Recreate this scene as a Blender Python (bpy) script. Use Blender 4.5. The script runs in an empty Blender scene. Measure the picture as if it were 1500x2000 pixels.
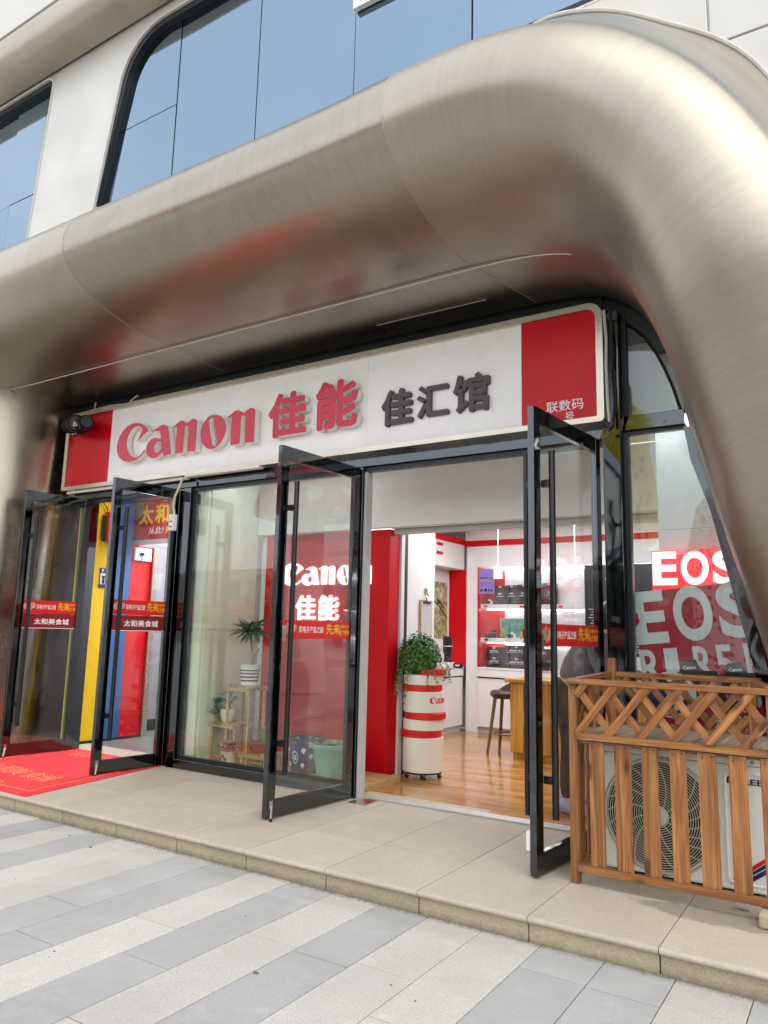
import bpy, bmesh, math, random
from mathutils import Vector, Matrix
R = math.radians
SC = bpy.context.scene
COL = SC.collection
random.seed(7)

# ------------------------------------------------------------------ camera
def make_camera():
    yaw, pitch, roll = 0.57137, 0.158285, 0.024164
    f = Vector((-math.sin(yaw)*math.cos(pitch), math.cos(yaw)*math.cos(pitch), math.sin(pitch)))
    r = Vector((math.cos(yaw), math.sin(yaw), 0)); u = r.cross(f)
    r2 = r*math.cos(roll)+u*math.sin(roll); u2 = u*math.cos(roll)-r*math.sin(roll)
    cd = bpy.data.cameras.new('camera'); cam = bpy.data.objects.new('camera', cd); COL.objects.link(cam)
    cam.matrix_world = Matrix(((r2.x, u2.x, -f.x, 0), (r2.y, u2.y, -f.y, 0), (r2.z, u2.z, -f.z, 1.43), (0, 0, 0, 1)))
    cd.sensor_fit = 'VERTICAL'; cd.sensor_height = 24.0; cd.lens = 1468.2/2000*24.0
    cd.clip_start = 0.05; cd.clip_end = 600
    SC.camera = cam
make_camera()

# ------------------------------------------------------------------ world, sun, exposure
W = bpy.data.worlds.new("World"); SC.world = W; W.use_nodes = True
nt = W.node_tree; nt.nodes.clear()
sky = nt.nodes.new('ShaderNodeTexSky'); sky.sky_type = 'NISHITA'; sky.sun_disc = False
SUN_EL, SUN_AZ = 52, 128          # azimuth clockwise from +Y: behind the photographer's right shoulder
sky.sun_elevation = R(SUN_EL); sky.sun_rotation = R(SUN_AZ); sky.air_density = 1.0; sky.dust_density = 2.5
hs = nt.nodes.new('ShaderNodeHueSaturation'); hs.inputs['Saturation'].default_value = 0.6
bg = nt.nodes.new('ShaderNodeBackground'); bg.inputs['Strength'].default_value = 0.13
wo = nt.nodes.new('ShaderNodeOutputWorld')
hz = nt.nodes.new('ShaderNodeMix'); hz.data_type = 'RGBA'; hz.inputs[0].default_value = 0.72      # even white haze over the clear sky
hz.inputs[7].default_value = (4.88, 4.97, 5.08, 1)
wt = nt.nodes.new('ShaderNodeTexCoord'); cn = nt.nodes.new('ShaderNodeTexNoise'); cn.inputs['Scale'].default_value = 2.2; cn.inputs['Detail'].default_value = 5     # thin broken cloud
cr_ = nt.nodes.new('ShaderNodeMapRange'); cr_.inputs[1].default_value = .35; cr_.inputs[2].default_value = .68; cr_.inputs[3].default_value = .52; cr_.inputs[4].default_value = .86
nt.links.new(wt.outputs['Generated'], cn.inputs['Vector']); nt.links.new(cn.outputs['Fac'], cr_.inputs[0]); nt.links.new(cr_.outputs[0], hz.inputs[0])
nt.links.new(sky.outputs[0], hs.inputs['Color']); nt.links.new(hs.outputs[0], hz.inputs[6]); nt.links.new(hz.outputs[2], bg.inputs[0]); nt.links.new(bg.outputs[0], wo.inputs[0])
sd = bpy.data.lights.new('sun', 'SUN'); sd.energy = 0.22; sd.angle = R(55); sd.color = (1.0, 0.95, 0.88)
so = bpy.data.objects.new('sun', sd); COL.objects.link(so)
sdir = Vector((math.sin(R(SUN_AZ))*math.cos(R(SUN_EL)), math.cos(R(SUN_AZ))*math.cos(R(SUN_EL)), math.sin(R(SUN_EL))))
so.rotation_euler = sdir.to_track_quat('Z', 'Y').to_euler(); so.location = (0, -10, 20)
SC.view_settings.view_transform = 'Standard'; SC.view_settings.look = 'None'
SC.view_settings.exposure = 1.47; SC.view_settings.gamma = 1.0; SC.view_settings.use_curve_mapping = False
SC.render.engine = 'CYCLES'
SC.cycles.max_bounces = 10; SC.cycles.transparent_max_bounces = 32; SC.cycles.glossy_bounces = 6
SC.cycles.sample_clamp_indirect = 6

# ------------------------------------------------------------------ mesh helpers
class MB:
    def __init__(s): s.v = []; s.f = []; s.uv = None
    def add(s, vs, fs):
        n = len(s.v); s.v += [tuple(p) for p in vs]; s.f += [tuple(i+n for i in f) for f in fs]; return s
    def box(s, x0, x1, y0, y1, z0, z1):
        return s.add([(x0,y0,z0),(x1,y0,z0),(x1,y1,z0),(x0,y1,z0),(x0,y0,z1),(x1,y0,z1),(x1,y1,z1),(x0,y1,z1)],
                     [(3,2,1,0),(4,5,6,7),(0,1,5,4),(1,2,6,5),(2,3,7,6),(3,0,4,7)])
    def obox(s, c, ax, ay, az):
        c, ax, ay, az = map(Vector, (c, ax, ay, az)); vs = []
        for k in (-1, 1):
            for i, j in ((-1,-1),(1,-1),(1,1),(-1,1)): vs.append(c+ax*i+ay*j+az*k)
        return s.add(vs, [(3,2,1,0),(4,5,6,7),(0,1,5,4),(1,2,6,5),(2,3,7,6),(3,0,4,7)])
    def quad(s, a, b, c, d): return s.add([a, b, c, d], [(0,1,2,3)])
    def prism(s, pts, axis, a, b):
        """extrude 2D pts along axis 'x','y','z' from a to b"""
        def P(p, t):
            return (t, p[0], p[1]) if axis == 'x' else (p[0], t, p[1]) if axis == 'y' else (p[0], p[1], t)
        n = len(pts); vs = [P(p, a) for p in pts]+[P(p, b) for p in pts]
        fs = [tuple(range(n)), tuple(range(2*n-1, n-1, -1))]+[(i, i+n, (i+1) % n+n, (i+1) % n) for i in range(n)]
        return s.add(vs, fs)
    def tube(s, pts, r, n=8, caps=True):
        pts = [Vector(p) for p in pts]; rs = r if isinstance(r, (list, tuple)) else [r]*len(pts)
        base = len(s.v); up = None
        for i, p in enumerate(pts):
            t = (pts[min(i+1, len(pts)-1)]-pts[max(i-1, 0)]).normalized()
            if up is None:
                up = Vector((0, 0, 1)) if abs(t.z) < .9 else Vector((1, 0, 0))
            a = t.cross(up).normalized(); b = a.cross(t).normalized(); up = b
            for k in range(n):
                w = 2*math.pi*k/n; s.v.append(tuple(p+(a*math.cos(w)+b*math.sin(w))*rs[i]))
        for i in range(len(pts)-1):
            for k in range(n):
                q = base+i*n
                s.f.append((q+k, q+(k+1) % n, q+n+(k+1) % n, q+n+k))
        if caps:
            s.f.append(tuple(base+k for k in range(n-1, -1, -1))); q = base+(len(pts)-1)*n
            s.f.append(tuple(q+k for k in range(n)))
        return s
    def lathe(s, prof, c, n=32, cap=True):
        base = len(s.v)
        for r, z in prof:
            for k in range(n):
                w = 2*math.pi*k/n; s.v.append((c[0]+r*math.cos(w), c[1]+r*math.sin(w), c[2]+z))
        m = len(prof)
        for i in range(m-1):
            for k in range(n):
                q = base+i*n; s.f.append((q+k, q+(k+1) % n, q+n+(k+1) % n, q+n+k))
        if cap:
            s.f.append(tuple(base+k for k in range(n-1, -1, -1))); q = base+(m-1)*n; s.f.append(tuple(q+k for k in range(n)))
        return s
    def ball(s, c, rx, ry=None, rz=None, n=12, m=8):
        ry = ry or rx; rz = rz or rx; base = len(s.v)
        for i in range(m+1):
            t = math.pi*i/m
            for k in range(n):
                w = 2*math.pi*k/n; s.v.append((c[0]+rx*math.sin(t)*math.cos(w), c[1]+ry*math.sin(t)*math.sin(w), c[2]-rz*math.cos(t)))
        for i in range(m):
            for k in range(n):
                q = base+i*n; s.f.append((q+k, q+(k+1) % n, q+n+(k+1) % n, q+n+k))
        return s

ORG = {}
def _origin(parent): return ORG.get(parent.name, Vector((0, 0, 0))) if parent else Vector((0, 0, 0))
def obj(name, mb, mat, parent=None, smooth=False, bevel=0.0, kind=None, org=None, auto=None):
    me = bpy.data.meshes.new(name)
    o0 = Vector(org) if org is not None else _origin(parent)
    me.from_pydata([tuple(Vector(v)-o0) for v in mb.v], [], mb.f)
    if mb.uv:
        uvl = me.uv_layers.new(name='uv')
        for lp in me.loops: uvl.data[lp.index].uv = mb.uv[lp.vertex_index]
    me.validate(); me.update()
    bm = bmesh.new(); bm.from_mesh(me)
    if not mb.uv: bmesh.ops.remove_doubles(bm, verts=bm.verts, dist=1e-5)
    bmesh.ops.recalc_face_normals(bm, faces=bm.faces); bm.to_mesh(me); bm.free()
    me.materials.append(mat)
    o = bpy.data.objects.new(name, me); COL.objects.link(o)
    if parent: o.parent = parent; o.location = o0-_origin(parent)
    else: o.location = o0
    ORG[o.name] = o0
    if smooth:
        me.polygons.foreach_set('use_smooth', [True]*len(me.polygons))
        try: me.set_sharp_from_angle(angle=R(auto or 40))
        except Exception: pass
    if bevel:
        b = o.modifiers.new('bevel', 'BEVEL'); b.width = bevel; b.segments = 2; b.limit_method = 'ANGLE'; b.angle_limit = R(40)
    if kind: o['kind'] = kind
    return o
def thing(name, label, cat, loc, group=None):
    o = bpy.data.objects.new(name, None); COL.objects.link(o); o.location = loc; o.empty_display_size = .1
    ORG[o.name] = Vector(loc); o['label'] = label; o['category'] = cat
    if group: o['group'] = group
    return o
def tag(o, label, cat, group=None):
    o['label'] = label; o['category'] = cat
    if group: o['group'] = group
    return o
def structure(name, loc=(0, 0, 0)):
    o = bpy.data.objects.new(name, None); COL.objects.link(o); o.location = loc; ORG[o.name] = Vector(loc); o['kind'] = 'structure'; return o
def dup(root, d, label=None, group=None):
    d = Vector(d); r = root.copy(); COL.objects.link(r); r.location = root.location+d; ORG[r.name] = ORG[root.name]+d
    if label: r['label'] = label
    if group: r['group'] = group
    for ch in list(root.children):
        c = ch.copy(); COL.objects.link(c); c.parent = r; ORG[c.name] = ORG[ch.name]+d
        for g in list(ch.children):
            e = g.copy(); COL.objects.link(e); e.parent = c; ORG[e.name] = ORG[g.name]+d
    return r
def inst(src, parent, loc, rot=None, name=None):
    """another child sharing src's mesh"""
    o = bpy.data.objects.new(name or src.name.split('.')[0], src.data); COL.objects.link(o)
    o.parent = parent; o.location = Vector(loc)-_origin(parent); ORG[o.name] = Vector(loc)
    if rot: o.rotation_euler = rot
    for m in src.modifiers:
        if m.type == 'BEVEL':
            b = o.modifiers.new('bevel', 'BEVEL'); b.width = m.width; b.segments = m.segments; b.limit_method = 'ANGLE'; b.angle_limit = m.angle_limit
    return o
def board(name, p0, p1, w, t, nrm, parent, mat, bevel=.002, label=None):
    """a plank from p0 to p1; w across, t along nrm; its own frame runs along local X so the grain follows it"""
    p0, p1, nrm = Vector(p0), Vector(p1), Vector(nrm).normalized()
    L = (p1-p0).length; x = (p1-p0).normalized(); y = nrm.cross(x).normalized(); z = x.cross(y)
    mb = MB().box(-L/2, L/2, -w/2, w/2, -t/2, t/2)
    me = bpy.data.meshes.new(name); me.from_pydata(mb.v, [], mb.f); me.materials.append(mat)
    o = bpy.data.objects.new(name, me); COL.objects.link(o); o.parent = parent
    c = (p0+p1)/2-_origin(parent)
    o.matrix_local = Matrix(((x.x, y.x, z.x, c.x), (x.y, y.y, z.y, c.y), (x.z, y.z, z.z, c.z), (0, 0, 0, 1)))
    ORG[o.name] = (p0+p1)/2
    b = o.modifiers.new('bevel', 'BEVEL'); b.width = bevel; b.segments = 1
    if label: o['label'] = label
    return o

# ------------------------------------------------------------------ lettering
_TC = {}
def glyphs(body, bold=0.0, res=2):
    k = (body, bold, res)
    if k in _TC: return _TC[k]
    if bold > 0 and any(ord(c) > 0x2e80 for c in body):      # heavy strokes: layered copies, each a hair further back
        vs, fs, asp = glyphs(body, 0.0, res); V, F = [], []; ry = bold*(1 if asp < 1.6 else asp); rx = bold/(1 if asp < 1.6 else 1)/max(1, asp)
        ry = bold
        for j, (dx, dy) in enumerate(((0, 0), (1, 0), (-1, 0), (0, 1), (0, -1), (.7, .7), (-.7, -.7), (.7, -.7), (-.7, .7))):
            n0 = len(V); V += [(x*(1-2*rx)+rx+dx*rx, y*(1-2*ry)+ry+dy*ry, z*(1-.02*j)) for x, y, z in vs]; F += [tuple(i+n0 for i in f) for f in fs]
        _TC[k] = (V, F, asp); return _TC[k]
    cu = bpy.data.curves.new('lettering', 'FONT'); cu.body = body; cu.extrude = .5; cu.offset = bold; cu.resolution_u = res
    o = bpy.data.objects.new('lettering', cu); COL.objects.link(o)
    dg = bpy.context.evaluated_depsgraph_get(); me = bpy.data.meshes.new_from_object(o.evaluated_get(dg))
    out = norm_glyph(me); bpy.data.objects.remove(o); bpy.data.curves.remove(cu); bpy.data.meshes.remove(me)
    _TC[k] = out; return out
def norm_glyph(me):
    vs = [v.co.copy() for v in me.vertices]; fs = [tuple(p.vertices) for p in me.polygons]
    x0 = min(v.x for v in vs); x1 = max(v.x for v in vs); y0 = min(v.y for v in vs); y1 = max(v.y for v in vs)
    return ([((v.x-x0)/(x1-x0), (v.y-y0)/(y1-y0), v.z+.5) for v in vs], fs, (x1-x0)/(y1-y0))
def poly_glyph(splines):
    cu = bpy.data.curves.new('lettering', 'CURVE'); cu.dimensions = '2D'; cu.fill_mode = 'BOTH'; cu.extrude = .5
    for pts in splines:
        sp = cu.splines.new('POLY'); sp.points.add(len(pts)-1); sp.use_cyclic_u = True
        for q, p in zip(sp.points, pts): q.co = (p[0], p[1], 0, 1)
    o = bpy.data.objects.new('lettering', cu); COL.objects.link(o)
    dg = bpy.context.evaluated_depsgraph_get(); me = bpy.data.meshes.new_from_object(o.evaluated_get(dg))
    out = norm_glyph(me); bpy.data.objects.remove(o); bpy.data.curves.remove(cu); bpy.data.meshes.remove(me)
    return out
def put(mb, g, o, right, up, w, h, depth=.002):
    """place a normalised glyph: o = lower left corner of its back, depth towards right x up"""
    o, right, up = Vector(o), Vector(right).normalized(), Vector(up).normalized(); n = right.cross(up)
    return mb.add([o+right*(x*w)+up*(y*h)+n*(z*depth) for x, y, z in g[0]], g[1])
XR, YR, UP = (1, 0, 0), (0, 1, 0), (0, 0, 1)

# ------------------------------------------------------------------ materials
def lin(h):
    h = h.lstrip('#'); c = [int(h[i:i+2], 16)/255 for i in (0, 2, 4)]
    return tuple(x/12.92 if x <= .04045 else ((x+.055)/1.055)**2.4 for x in c)
def c4(c): return (c[0], c[1], c[2], 1.0)
class NT:
    def __init__(s, name):
        s.m = bpy.data.materials.new(name); s.m.use_nodes = True; s.t = s.m.node_tree; s.t.nodes.clear()
        s.out = s.t.nodes.new('ShaderNodeOutputMaterial')
    def n(s, typ, **kw):
        o = s.t.nodes.new(typ)
        for k, v in kw.items(): setattr(o, k, v)
        return o
    def l(s, a, b): s.t.links.new(a, b)
    def noise(s, vec, scale, detail=4, rough=.55, dist=0):
        o = s.n('ShaderNodeTexNoise'); o.inputs['Scale'].default_value = scale; o.inputs['Detail'].default_value = detail
        o.inputs['Roughness'].default_value = rough; o.inputs['Distortion'].default_value = dist; s.l(vec, o.inputs['Vector']); return o.outputs['Fac']
    def coord(s, kind='Object', scale=(1, 1, 1)):
        tc = s.n('ShaderNodeTexCoord'); mp = s.n('ShaderNodeMapping'); mp.inputs['Scale'].default_value = scale
        s.l(tc.outputs[kind], mp.inputs['Vector']); return mp.outputs[0]
    def ramp(s, fac, stops):
        o = s.n('ShaderNodeValToRGB'); e = o.color_ramp.elements
        while len(e) < len(stops): e.new(.5)
        for el, (p, c) in zip(e, stops): el.position = p; el.color = c4(c) if not isinstance(c, (int, float)) else (c, c, c, 1)
        s.l(fac, o.inputs[0]); return o.outputs[0]
    def mix(s, fac, a, b, mode='MIX'):
        o = s.n('ShaderNodeMix', data_type='RGBA', blend_type=mode)
        for sock, v in ((o.inputs[0], fac), (o.inputs[6], a), (o.inputs[7], b)):
            if isinstance(v, (int, float)): sock.default_value = v
            elif isinstance(v, tuple): sock.default_value = c4(v)
            else: s.l(v, sock)
        return o.outputs[2]
    def math(s, op, a, b=0.0, clamp=False):
        o = s.n('ShaderNodeMath', operation=op, use_clamp=clamp)
        for sock, v in ((o.inputs[0], a), (o.inputs[1], b)):
            if isinstance(v, (int, float)): sock.default_value = v
            else: s.l(v, sock)
        return o.outputs[0]
    def rand(s): return s.n('ShaderNodeObjectInfo').outputs['Random']
    def bump(s, h, dist=.002, strength=.5):
        o = s.n('ShaderNodeBump'); o.inputs['Distance'].default_value = dist; o.inputs['Strength'].default_value = strength; s.l(h, o.inputs['Height']); return o.outputs[0]
    def bsdf(s, color=None, rough=.5, metal=0.0, normal=None, spec=.5, emit=None, estr=0, coat=0):
        p = s.n('ShaderNodeBsdfPrincipled')
        for key, v in (('Base Color', color), ('Roughness', rough), ('Metallic', metal), ('Specular IOR Level', spec), ('Normal', normal), ('Coat Weight', coat)):
            if v is None: continue
            sock = p.inputs[key]
            if isinstance(v, (int, float)): sock.default_value = v
            elif isinstance(v, tuple): sock.default_value = c4(v)
            else: s.l(v, sock)
        if emit is not None:
            p.inputs['Emission Color'].default_value = c4(emit); p.inputs['Emission Strength'].default_value = estr
        s.l(p.outputs[0], s.out.inputs[0]); return p

def paint(name, hexc, rough=.5, var=.08, metal=0.0, scale=6, bump=0.0, spec=.5, coat=0):
    k = NT(name); v = k.coord(); c = lin(hexc); n = k.noise(v, scale, 5)
    dark = tuple(x*(1-var) for x in c); lite = tuple(min(1, x*(1+var)) for x in c)
    col = k.ramp(n, [(.3, dark), (.7, lite)])
    r = k.math('ADD', k.math('MULTIPLY', k.noise(v, scale*3, 3), .15), rough-.07)
    nb = k.bump(k.noise(v, scale*12, 3), .002, bump) if bump else None
    k.bsdf(col, r, metal, nb, spec, coat=coat); return k.m
def glow(name, hexc, strength, base=None):
    k = NT(name); k.bsdf(lin(base or hexc), .5, emit=lin(hexc), estr=strength); return k.m
def glass(name, tint=(.93, .965, .945), refl=1.0, r0=.06):
    k = NT(name); lw = k.n('ShaderNodeLayerWeight'); lw.inputs['Blend'].default_value = .5
    f5 = k.math('POWER', lw.outputs['Facing'], 5.0); fac = k.math('ADD', k.math('MULTIPLY', f5, .9*refl), r0*refl, True)
    t = k.n('ShaderNodeBsdfTransparent'); t.inputs[0].default_value = c4(tint)
    g = k.n('ShaderNodeBsdfGlossy'); g.inputs['Roughness'].default_value = .0; g.inputs['Color'].default_value = (1, 1, 1, 1)
    mx = k.n('ShaderNodeMixShader'); k.l(fac, mx.inputs[0]); k.l(t.outputs[0], mx.inputs[1]); k.l(g.outputs[0], mx.inputs[2])
    v = k.coord('Object', (1, 1, .6)); du = k.n('ShaderNodeBsdfDiffuse'); du.inputs[0].default_value = (.8, .8, .78, 1); m2 = k.n('ShaderNodeMixShader')
    k.l(k.math('MULTIPLY', k.ramp(k.noise(v, 3.5, 6, .7, .8), [(.45, 0.0), (.78, 1.0)]), .05), m2.inputs[0]); k.l(mx.outputs[0], m2.inputs[1]); k.l(du.outputs[0], m2.inputs[2]); k.l(m2.outputs[0], k.out.inputs[0])
    return k.m

def m_brushed():
    k = NT('brushed_steel'); uv = k.n('ShaderNodeUVMap').outputs[0]
    def mp(sc):
        o = k.n('ShaderNodeMapping'); o.inputs['Scale'].default_value = sc; k.l(uv, o.inputs[0]); return o.outputs[0]
    fine = k.noise(mp((170, 1.2, 1)), 1, 6, .6); streak = k.noise(mp((38, .7, 1)), 1, 4, .6); blotch = k.noise(mp((1.1, 1.3, 1)), 1, 5, .6, .4)
    scr = k.noise(mp((60, 9, 1)), 1, 2, .5)
    base = k.mix(blotch, lin('#a69f91'), lin('#c3bcac'))
    base = k.mix(k.math('MULTIPLY', k.ramp(streak, [(.42, 0.0), (.62, 1.0)]), .15), base, lin('#8f8775'))
    base = k.mix(k.math('MULTIPLY', k.ramp(scr, [(.66, 0.0), (.76, 1.0)]), .17), base, lin('#7b7466'))
    oc = k.n('ShaderNodeObjectInfo').outputs['Color']; sp = k.n('ShaderNodeSeparateColor'); k.l(oc, sp.inputs[0])
    ro = k.math('ADD', k.math('ADD', k.math('MULTIPLY', fine, .10), k.math('MULTIPLY', blotch, .20)), k.math('SUBTRACT', sp.outputs[0], .13))
    big = k.noise(mp((.45, .6, 1)), 1, 4, .6, .8)
    base = k.mix(k.math('MULTIPLY', k.ramp(big, [(.40, 0.0), (.66, 1.0)]), .38), base, lin('#8a8479'))
    vm = k.n('ShaderNodeVectorMath', operation='SCALE'); k.l(base, vm.inputs[0]); k.l(sp.outputs[1], vm.inputs['Scale']); base = vm.outputs[0]
    bm = k.bump(k.math('ADD', fine, k.math('MULTIPLY', blotch, 3.0)), .002, .16)
    k.bsdf(base, ro, 1.0, bm); return k.m
def m_mirror_black():
    k = NT('black_mirror_steel'); v = k.coord()
    w = k.noise(v, 4, 2, .5, .6)
    k.bsdf(lin('#5c5f62'), k.math('ADD', k.math('MULTIPLY', k.noise(v, 14, 3), .06), .03), 1.0, k.bump(w, .02, .12)); return k.m
def m_granite(name, a, b, speck, scale, tone=.07, stain=.25, damp=False):
    k = NT(name); v = k.coord(); rr = k.rand(); g = k.n('ShaderNodeNewGeometry'); pos = g.outputs['Position']
    n1 = k.noise(pos, scale, 3, .7); n2 = k.noise(pos, scale*2.3, 2, .6); big = k.noise(pos, 1.7, 6, .65, .5); cl = k.noise(pos, 6, 5, .7)
    col = k.ramp(n1, [(.30, b), (.5, a), (.72, tuple(min(1, x*1.12) for x in a))])
    col = k.mix(k.ramp(n2, [(.60, 0.0), (.68, .75)]), col, speck)
    col = k.mix(k.math('MULTIPLY', k.ramp(big, [(.40, 0.0), (.68, 1.0)]), stain), col, tuple(x*.74 for x in a))
    col = k.mix(k.math('MULTIPLY', k.ramp(cl, [(.55, 0.0), (.8, 1.0)]), stain*.9), col, tuple(min(1, x*1.28) for x in a))
    sy_ = k.n('ShaderNodeSeparateXYZ'); k.l(pos, sy_.inputs[0])      # grime swept against the riser
    gd = k.math('ADD', k.math('ABSOLUTE', k.math('SUBTRACT', sy_.outputs[1], 3.615)), k.math('ADD', k.math('MULTIPLY', k.math('ABSOLUTE', sy_.outputs[2]), 1.2), k.math('MULTIPLY', k.noise(pos, 22, 4, .7), .09)))
    col = k.mix(k.math('MULTIPLY', k.ramp(gd, [(.045, 1.0), (.095, 0.0)]), .6), col, lin('#6a6457'))
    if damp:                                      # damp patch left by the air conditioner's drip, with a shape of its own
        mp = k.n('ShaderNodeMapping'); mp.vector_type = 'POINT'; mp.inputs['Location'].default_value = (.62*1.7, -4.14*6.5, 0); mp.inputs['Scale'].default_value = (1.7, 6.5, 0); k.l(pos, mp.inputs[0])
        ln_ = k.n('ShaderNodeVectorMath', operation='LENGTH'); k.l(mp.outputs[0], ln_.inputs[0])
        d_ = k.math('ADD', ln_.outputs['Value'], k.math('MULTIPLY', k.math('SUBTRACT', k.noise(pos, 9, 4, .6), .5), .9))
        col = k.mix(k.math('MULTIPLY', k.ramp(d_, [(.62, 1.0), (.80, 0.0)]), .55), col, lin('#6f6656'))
    f = k.math('ADD', 1-tone, k.math('MULTIPLY', rr, 2*tone))
    vm = k.n('ShaderNodeVectorMath', operation='SCALE'); k.l(col, vm.inputs[0]); k.l(f, vm.inputs['Scale'])
    k.bsdf(vm.outputs[0], .78, 0, k.bump(n1, .0012, .5), .3); return k.m
def m_wood(name, dark, mid, lite, gs=(1.2, 26, 26), rough=.5, knots=True, spec=.4, coat=0, ends=False):
    k = NT(name); v = k.coord('Object', gs); rr = k.rand()
    off = k.n('ShaderNodeVectorMath', operation='ADD'); cmb = k.n('ShaderNodeCombineXYZ')
    for i in range(3): k.l(k.math('MULTIPLY', rr, 37.0+i*11), cmb.inputs[i])
    k.l(v, off.inputs[0]); k.l(cmb.outputs[0], off.inputs[1]); vv = off.outputs[0]
    n = k.noise(vv, 1.0, 6, .6, 1.2); f = k.noise(vv, 4.5, 4, .6)
    col = k.ramp(n, [(.30, dark), (.50, mid), (.70, lite)])
    col = k.mix(k.math('MULTIPLY', k.ramp(f, [(.5, 0.0), (.62, 1.0)]), .35), col, dark)
    if knots:
        vo = k.n('ShaderNodeTexVoronoi'); vo.inputs['Scale'].default_value = 1.0; o2 = k.n('ShaderNodeVectorMath', operation='ADD')
        v2 = k.coord('Object', (4.0, 13, 13)); k.l(v2, o2.inputs[0]); k.l(cmb.outputs[0], o2.inputs[1]); k.l(o2.outputs[0], vo.inputs['Vector'])
        col = k.mix(k.ramp(vo.outputs['Distance'], [(.13, .85), (.26, 0.0)]), col, tuple(x*.42 for x in dark))
    if ends:                                     # greyed, grubby board ends with a ragged edge
        sg_ = k.n('ShaderNodeSeparateXYZ'); k.l(k.coord('Generated'), sg_.inputs[0])
        e_ = k.math('ADD', k.math('ABSOLUTE', k.math('SUBTRACT', sg_.outputs[0], .5)), k.math('MULTIPLY', f, .09))
        col = k.mix(k.math('MULTIPLY', k.ramp(e_, [(.485, 0.0), (.56, 1.0)]), .55), col, lin('#57493b'))
    f2 = k.math('ADD', .78, k.math('MULTIPLY', rr, .44))
    vm = k.n('ShaderNodeVectorMath', operation='SCALE'); k.l(col, vm.inputs[0]); k.l(f2, vm.inputs['Scale'])
    k.bsdf(vm.outputs[0], rough, 0, k.bump(f, .0015, .5), spec, coat=coat); return k.m
def m_leaf(name, a, b):
    k = NT(name); g = k.n('ShaderNodeNewGeometry'); r = g.outputs['Random Per Island']
    col = k.mix(r, lin(a), lin(b)); p = k.bsdf(col, .45, 0, None, .4)
    p.inputs['Subsurface Weight'].default_value = 0.0; return k.m
def m_stripes(name, a, b, zs, axis='Z', rough=.3):
    """bands painted round a pot: zs = local heights at which the colour flips"""
    k = NT(name); sp = k.n('ShaderNodeSeparateXYZ'); k.l(k.coord(), sp.inputs[0]); h = sp.outputs[axis]; f = None
    for z in zs:
        s = k.math('GREATER_THAN', h, z); f = s if f is None else k.math('ABSOLUTE', k.math('SUBTRACT', f, s))
    k.bsdf(k.mix(f, lin(a), lin(b)), rough); return k.m

M = {}
M['steel'] = m_brushed()
M['mirror'] = m_mirror_black()
M['stone_light'] = m_granite('pale_granite', lin('#c3c0ba'), lin('#a6a39d'), lin('#7f7c76'), 100, .07, .55)
M['stone_grey'] = m_granite('grey_granite', lin('#adaeac'), lin('#9d9e9c'), lin('#868785'), 150, .07, .6)
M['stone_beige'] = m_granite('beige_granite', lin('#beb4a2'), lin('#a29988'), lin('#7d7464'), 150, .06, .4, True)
M['stone_rough'] = m_granite('beige_rough_granite', lin('#b3a58b'), lin('#918469'), lin('#574f40'), 110, .07, .5)
M['joint'] = paint('joint_dust', '#55514a', .9)
M['white'] = paint('white_paint', '#e6e5e2', .45, .03)
M['white_panel'] = paint('white_acrylic', '#f8f6f3', .28, .035, scale=2)
M['facade'] = paint('pale_aluminium', '#c9c7c1', .42, .05, metal=.15, scale=1.2)
M['silver'] = paint('satin_silver', '#c9c7c1', .38, .08, metal=.45, scale=1.1, bump=.05)
M['grey'] = paint('grey_paint', '#8f8f92', .5, .06)
M['lightgrey'] = paint('light_grey_paint', '#bfbcbc', .5, .05)
M['darkgrey'] = paint('dark_grey_acrylic', '#4d4447', .4, .06)
M['board_white'] = paint('greenish_white_board', '#dfe4df', .5, .03)
M['threshold'] = paint('anodised_strip', '#c4c2be', .4, .06, metal=.3)
M['hall_red'] = paint('hall_sign_red', '#b80f1e', .4, .06)
M['black'] = paint('black_plastic', '#1a1b1d', .4, .1)
M['matt_black'] = paint('black_enamel', '#141517', .22, .1)
M['fascia'] = paint('charcoal_sheet', '#23282a', .35, .1, metal=.3)
M['gasket'] = paint('pale_gasket', '#c9c6bf', .6)
M['red'] = paint('red_panel', '#cc0412', .42, .07, scale=2, spec=.25)
M['sign_red'] = paint('red_acrylic', '#cc0a1c', .3, .09, scale=3, spec=.3)
M['letter_red'] = paint('pinkish_red_acrylic', '#d01038', .2, .08, scale=5, spec=.5)
M['letter_side'] = paint('letter_return', '#efede6', .3, .04)
M['stainless'] = paint('stainless_trim', '#c9c2b3', .28, .08, metal=1.0, scale=3)
M['yellow'] = paint('yellow_wall', '#e9c30b', .5, .05)
M['green'] = paint('green_trim', '#1e7c2c', .5, .06)
M['blue'] = paint('blue_wall', '#1d5796', .5, .06)
M['cream'] = paint('pale_green_cream_wall', '#dfe3cb', .55, .03)
M['ivory'] = paint('ivory_lacquer', '#eee8d9', .3, .03)
M['carpet'] = paint('red_carpet', '#e0343a', .9, .2, scale=3, bump=.5)
M['gold_print'] = paint('orange_print', '#f08a50', .9)
M['print_white'] = paint('white_print', '#f2f2f2', .4, .02)
M['print_yellow'] = paint('yellow_print', '#f2c41a', .4, .05)
M['print_red'] = paint('red_print', '#d91a17', .4, .06)
M['print_dark_red'] = paint('dark_red_print', '#8c0f1c', .35, .06)
M['print_black'] = paint('black_print', '#151618', .4, .05)
M['print_navy'] = paint('navy_print', '#1e2765', .4, .05)
M['print_blue'] = paint('blue_print', '#5a78c8', .4, .2)
M['poster_red'] = paint('poster_red', '#c01034', .3, .14, scale=4)
M['poster_white'] = paint('poster_grey_white', '#eef2f5', .35, .05)
M['hall_floor'] = paint('grey_floor_tile', '#7b7b7b', .3, .1)
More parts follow.
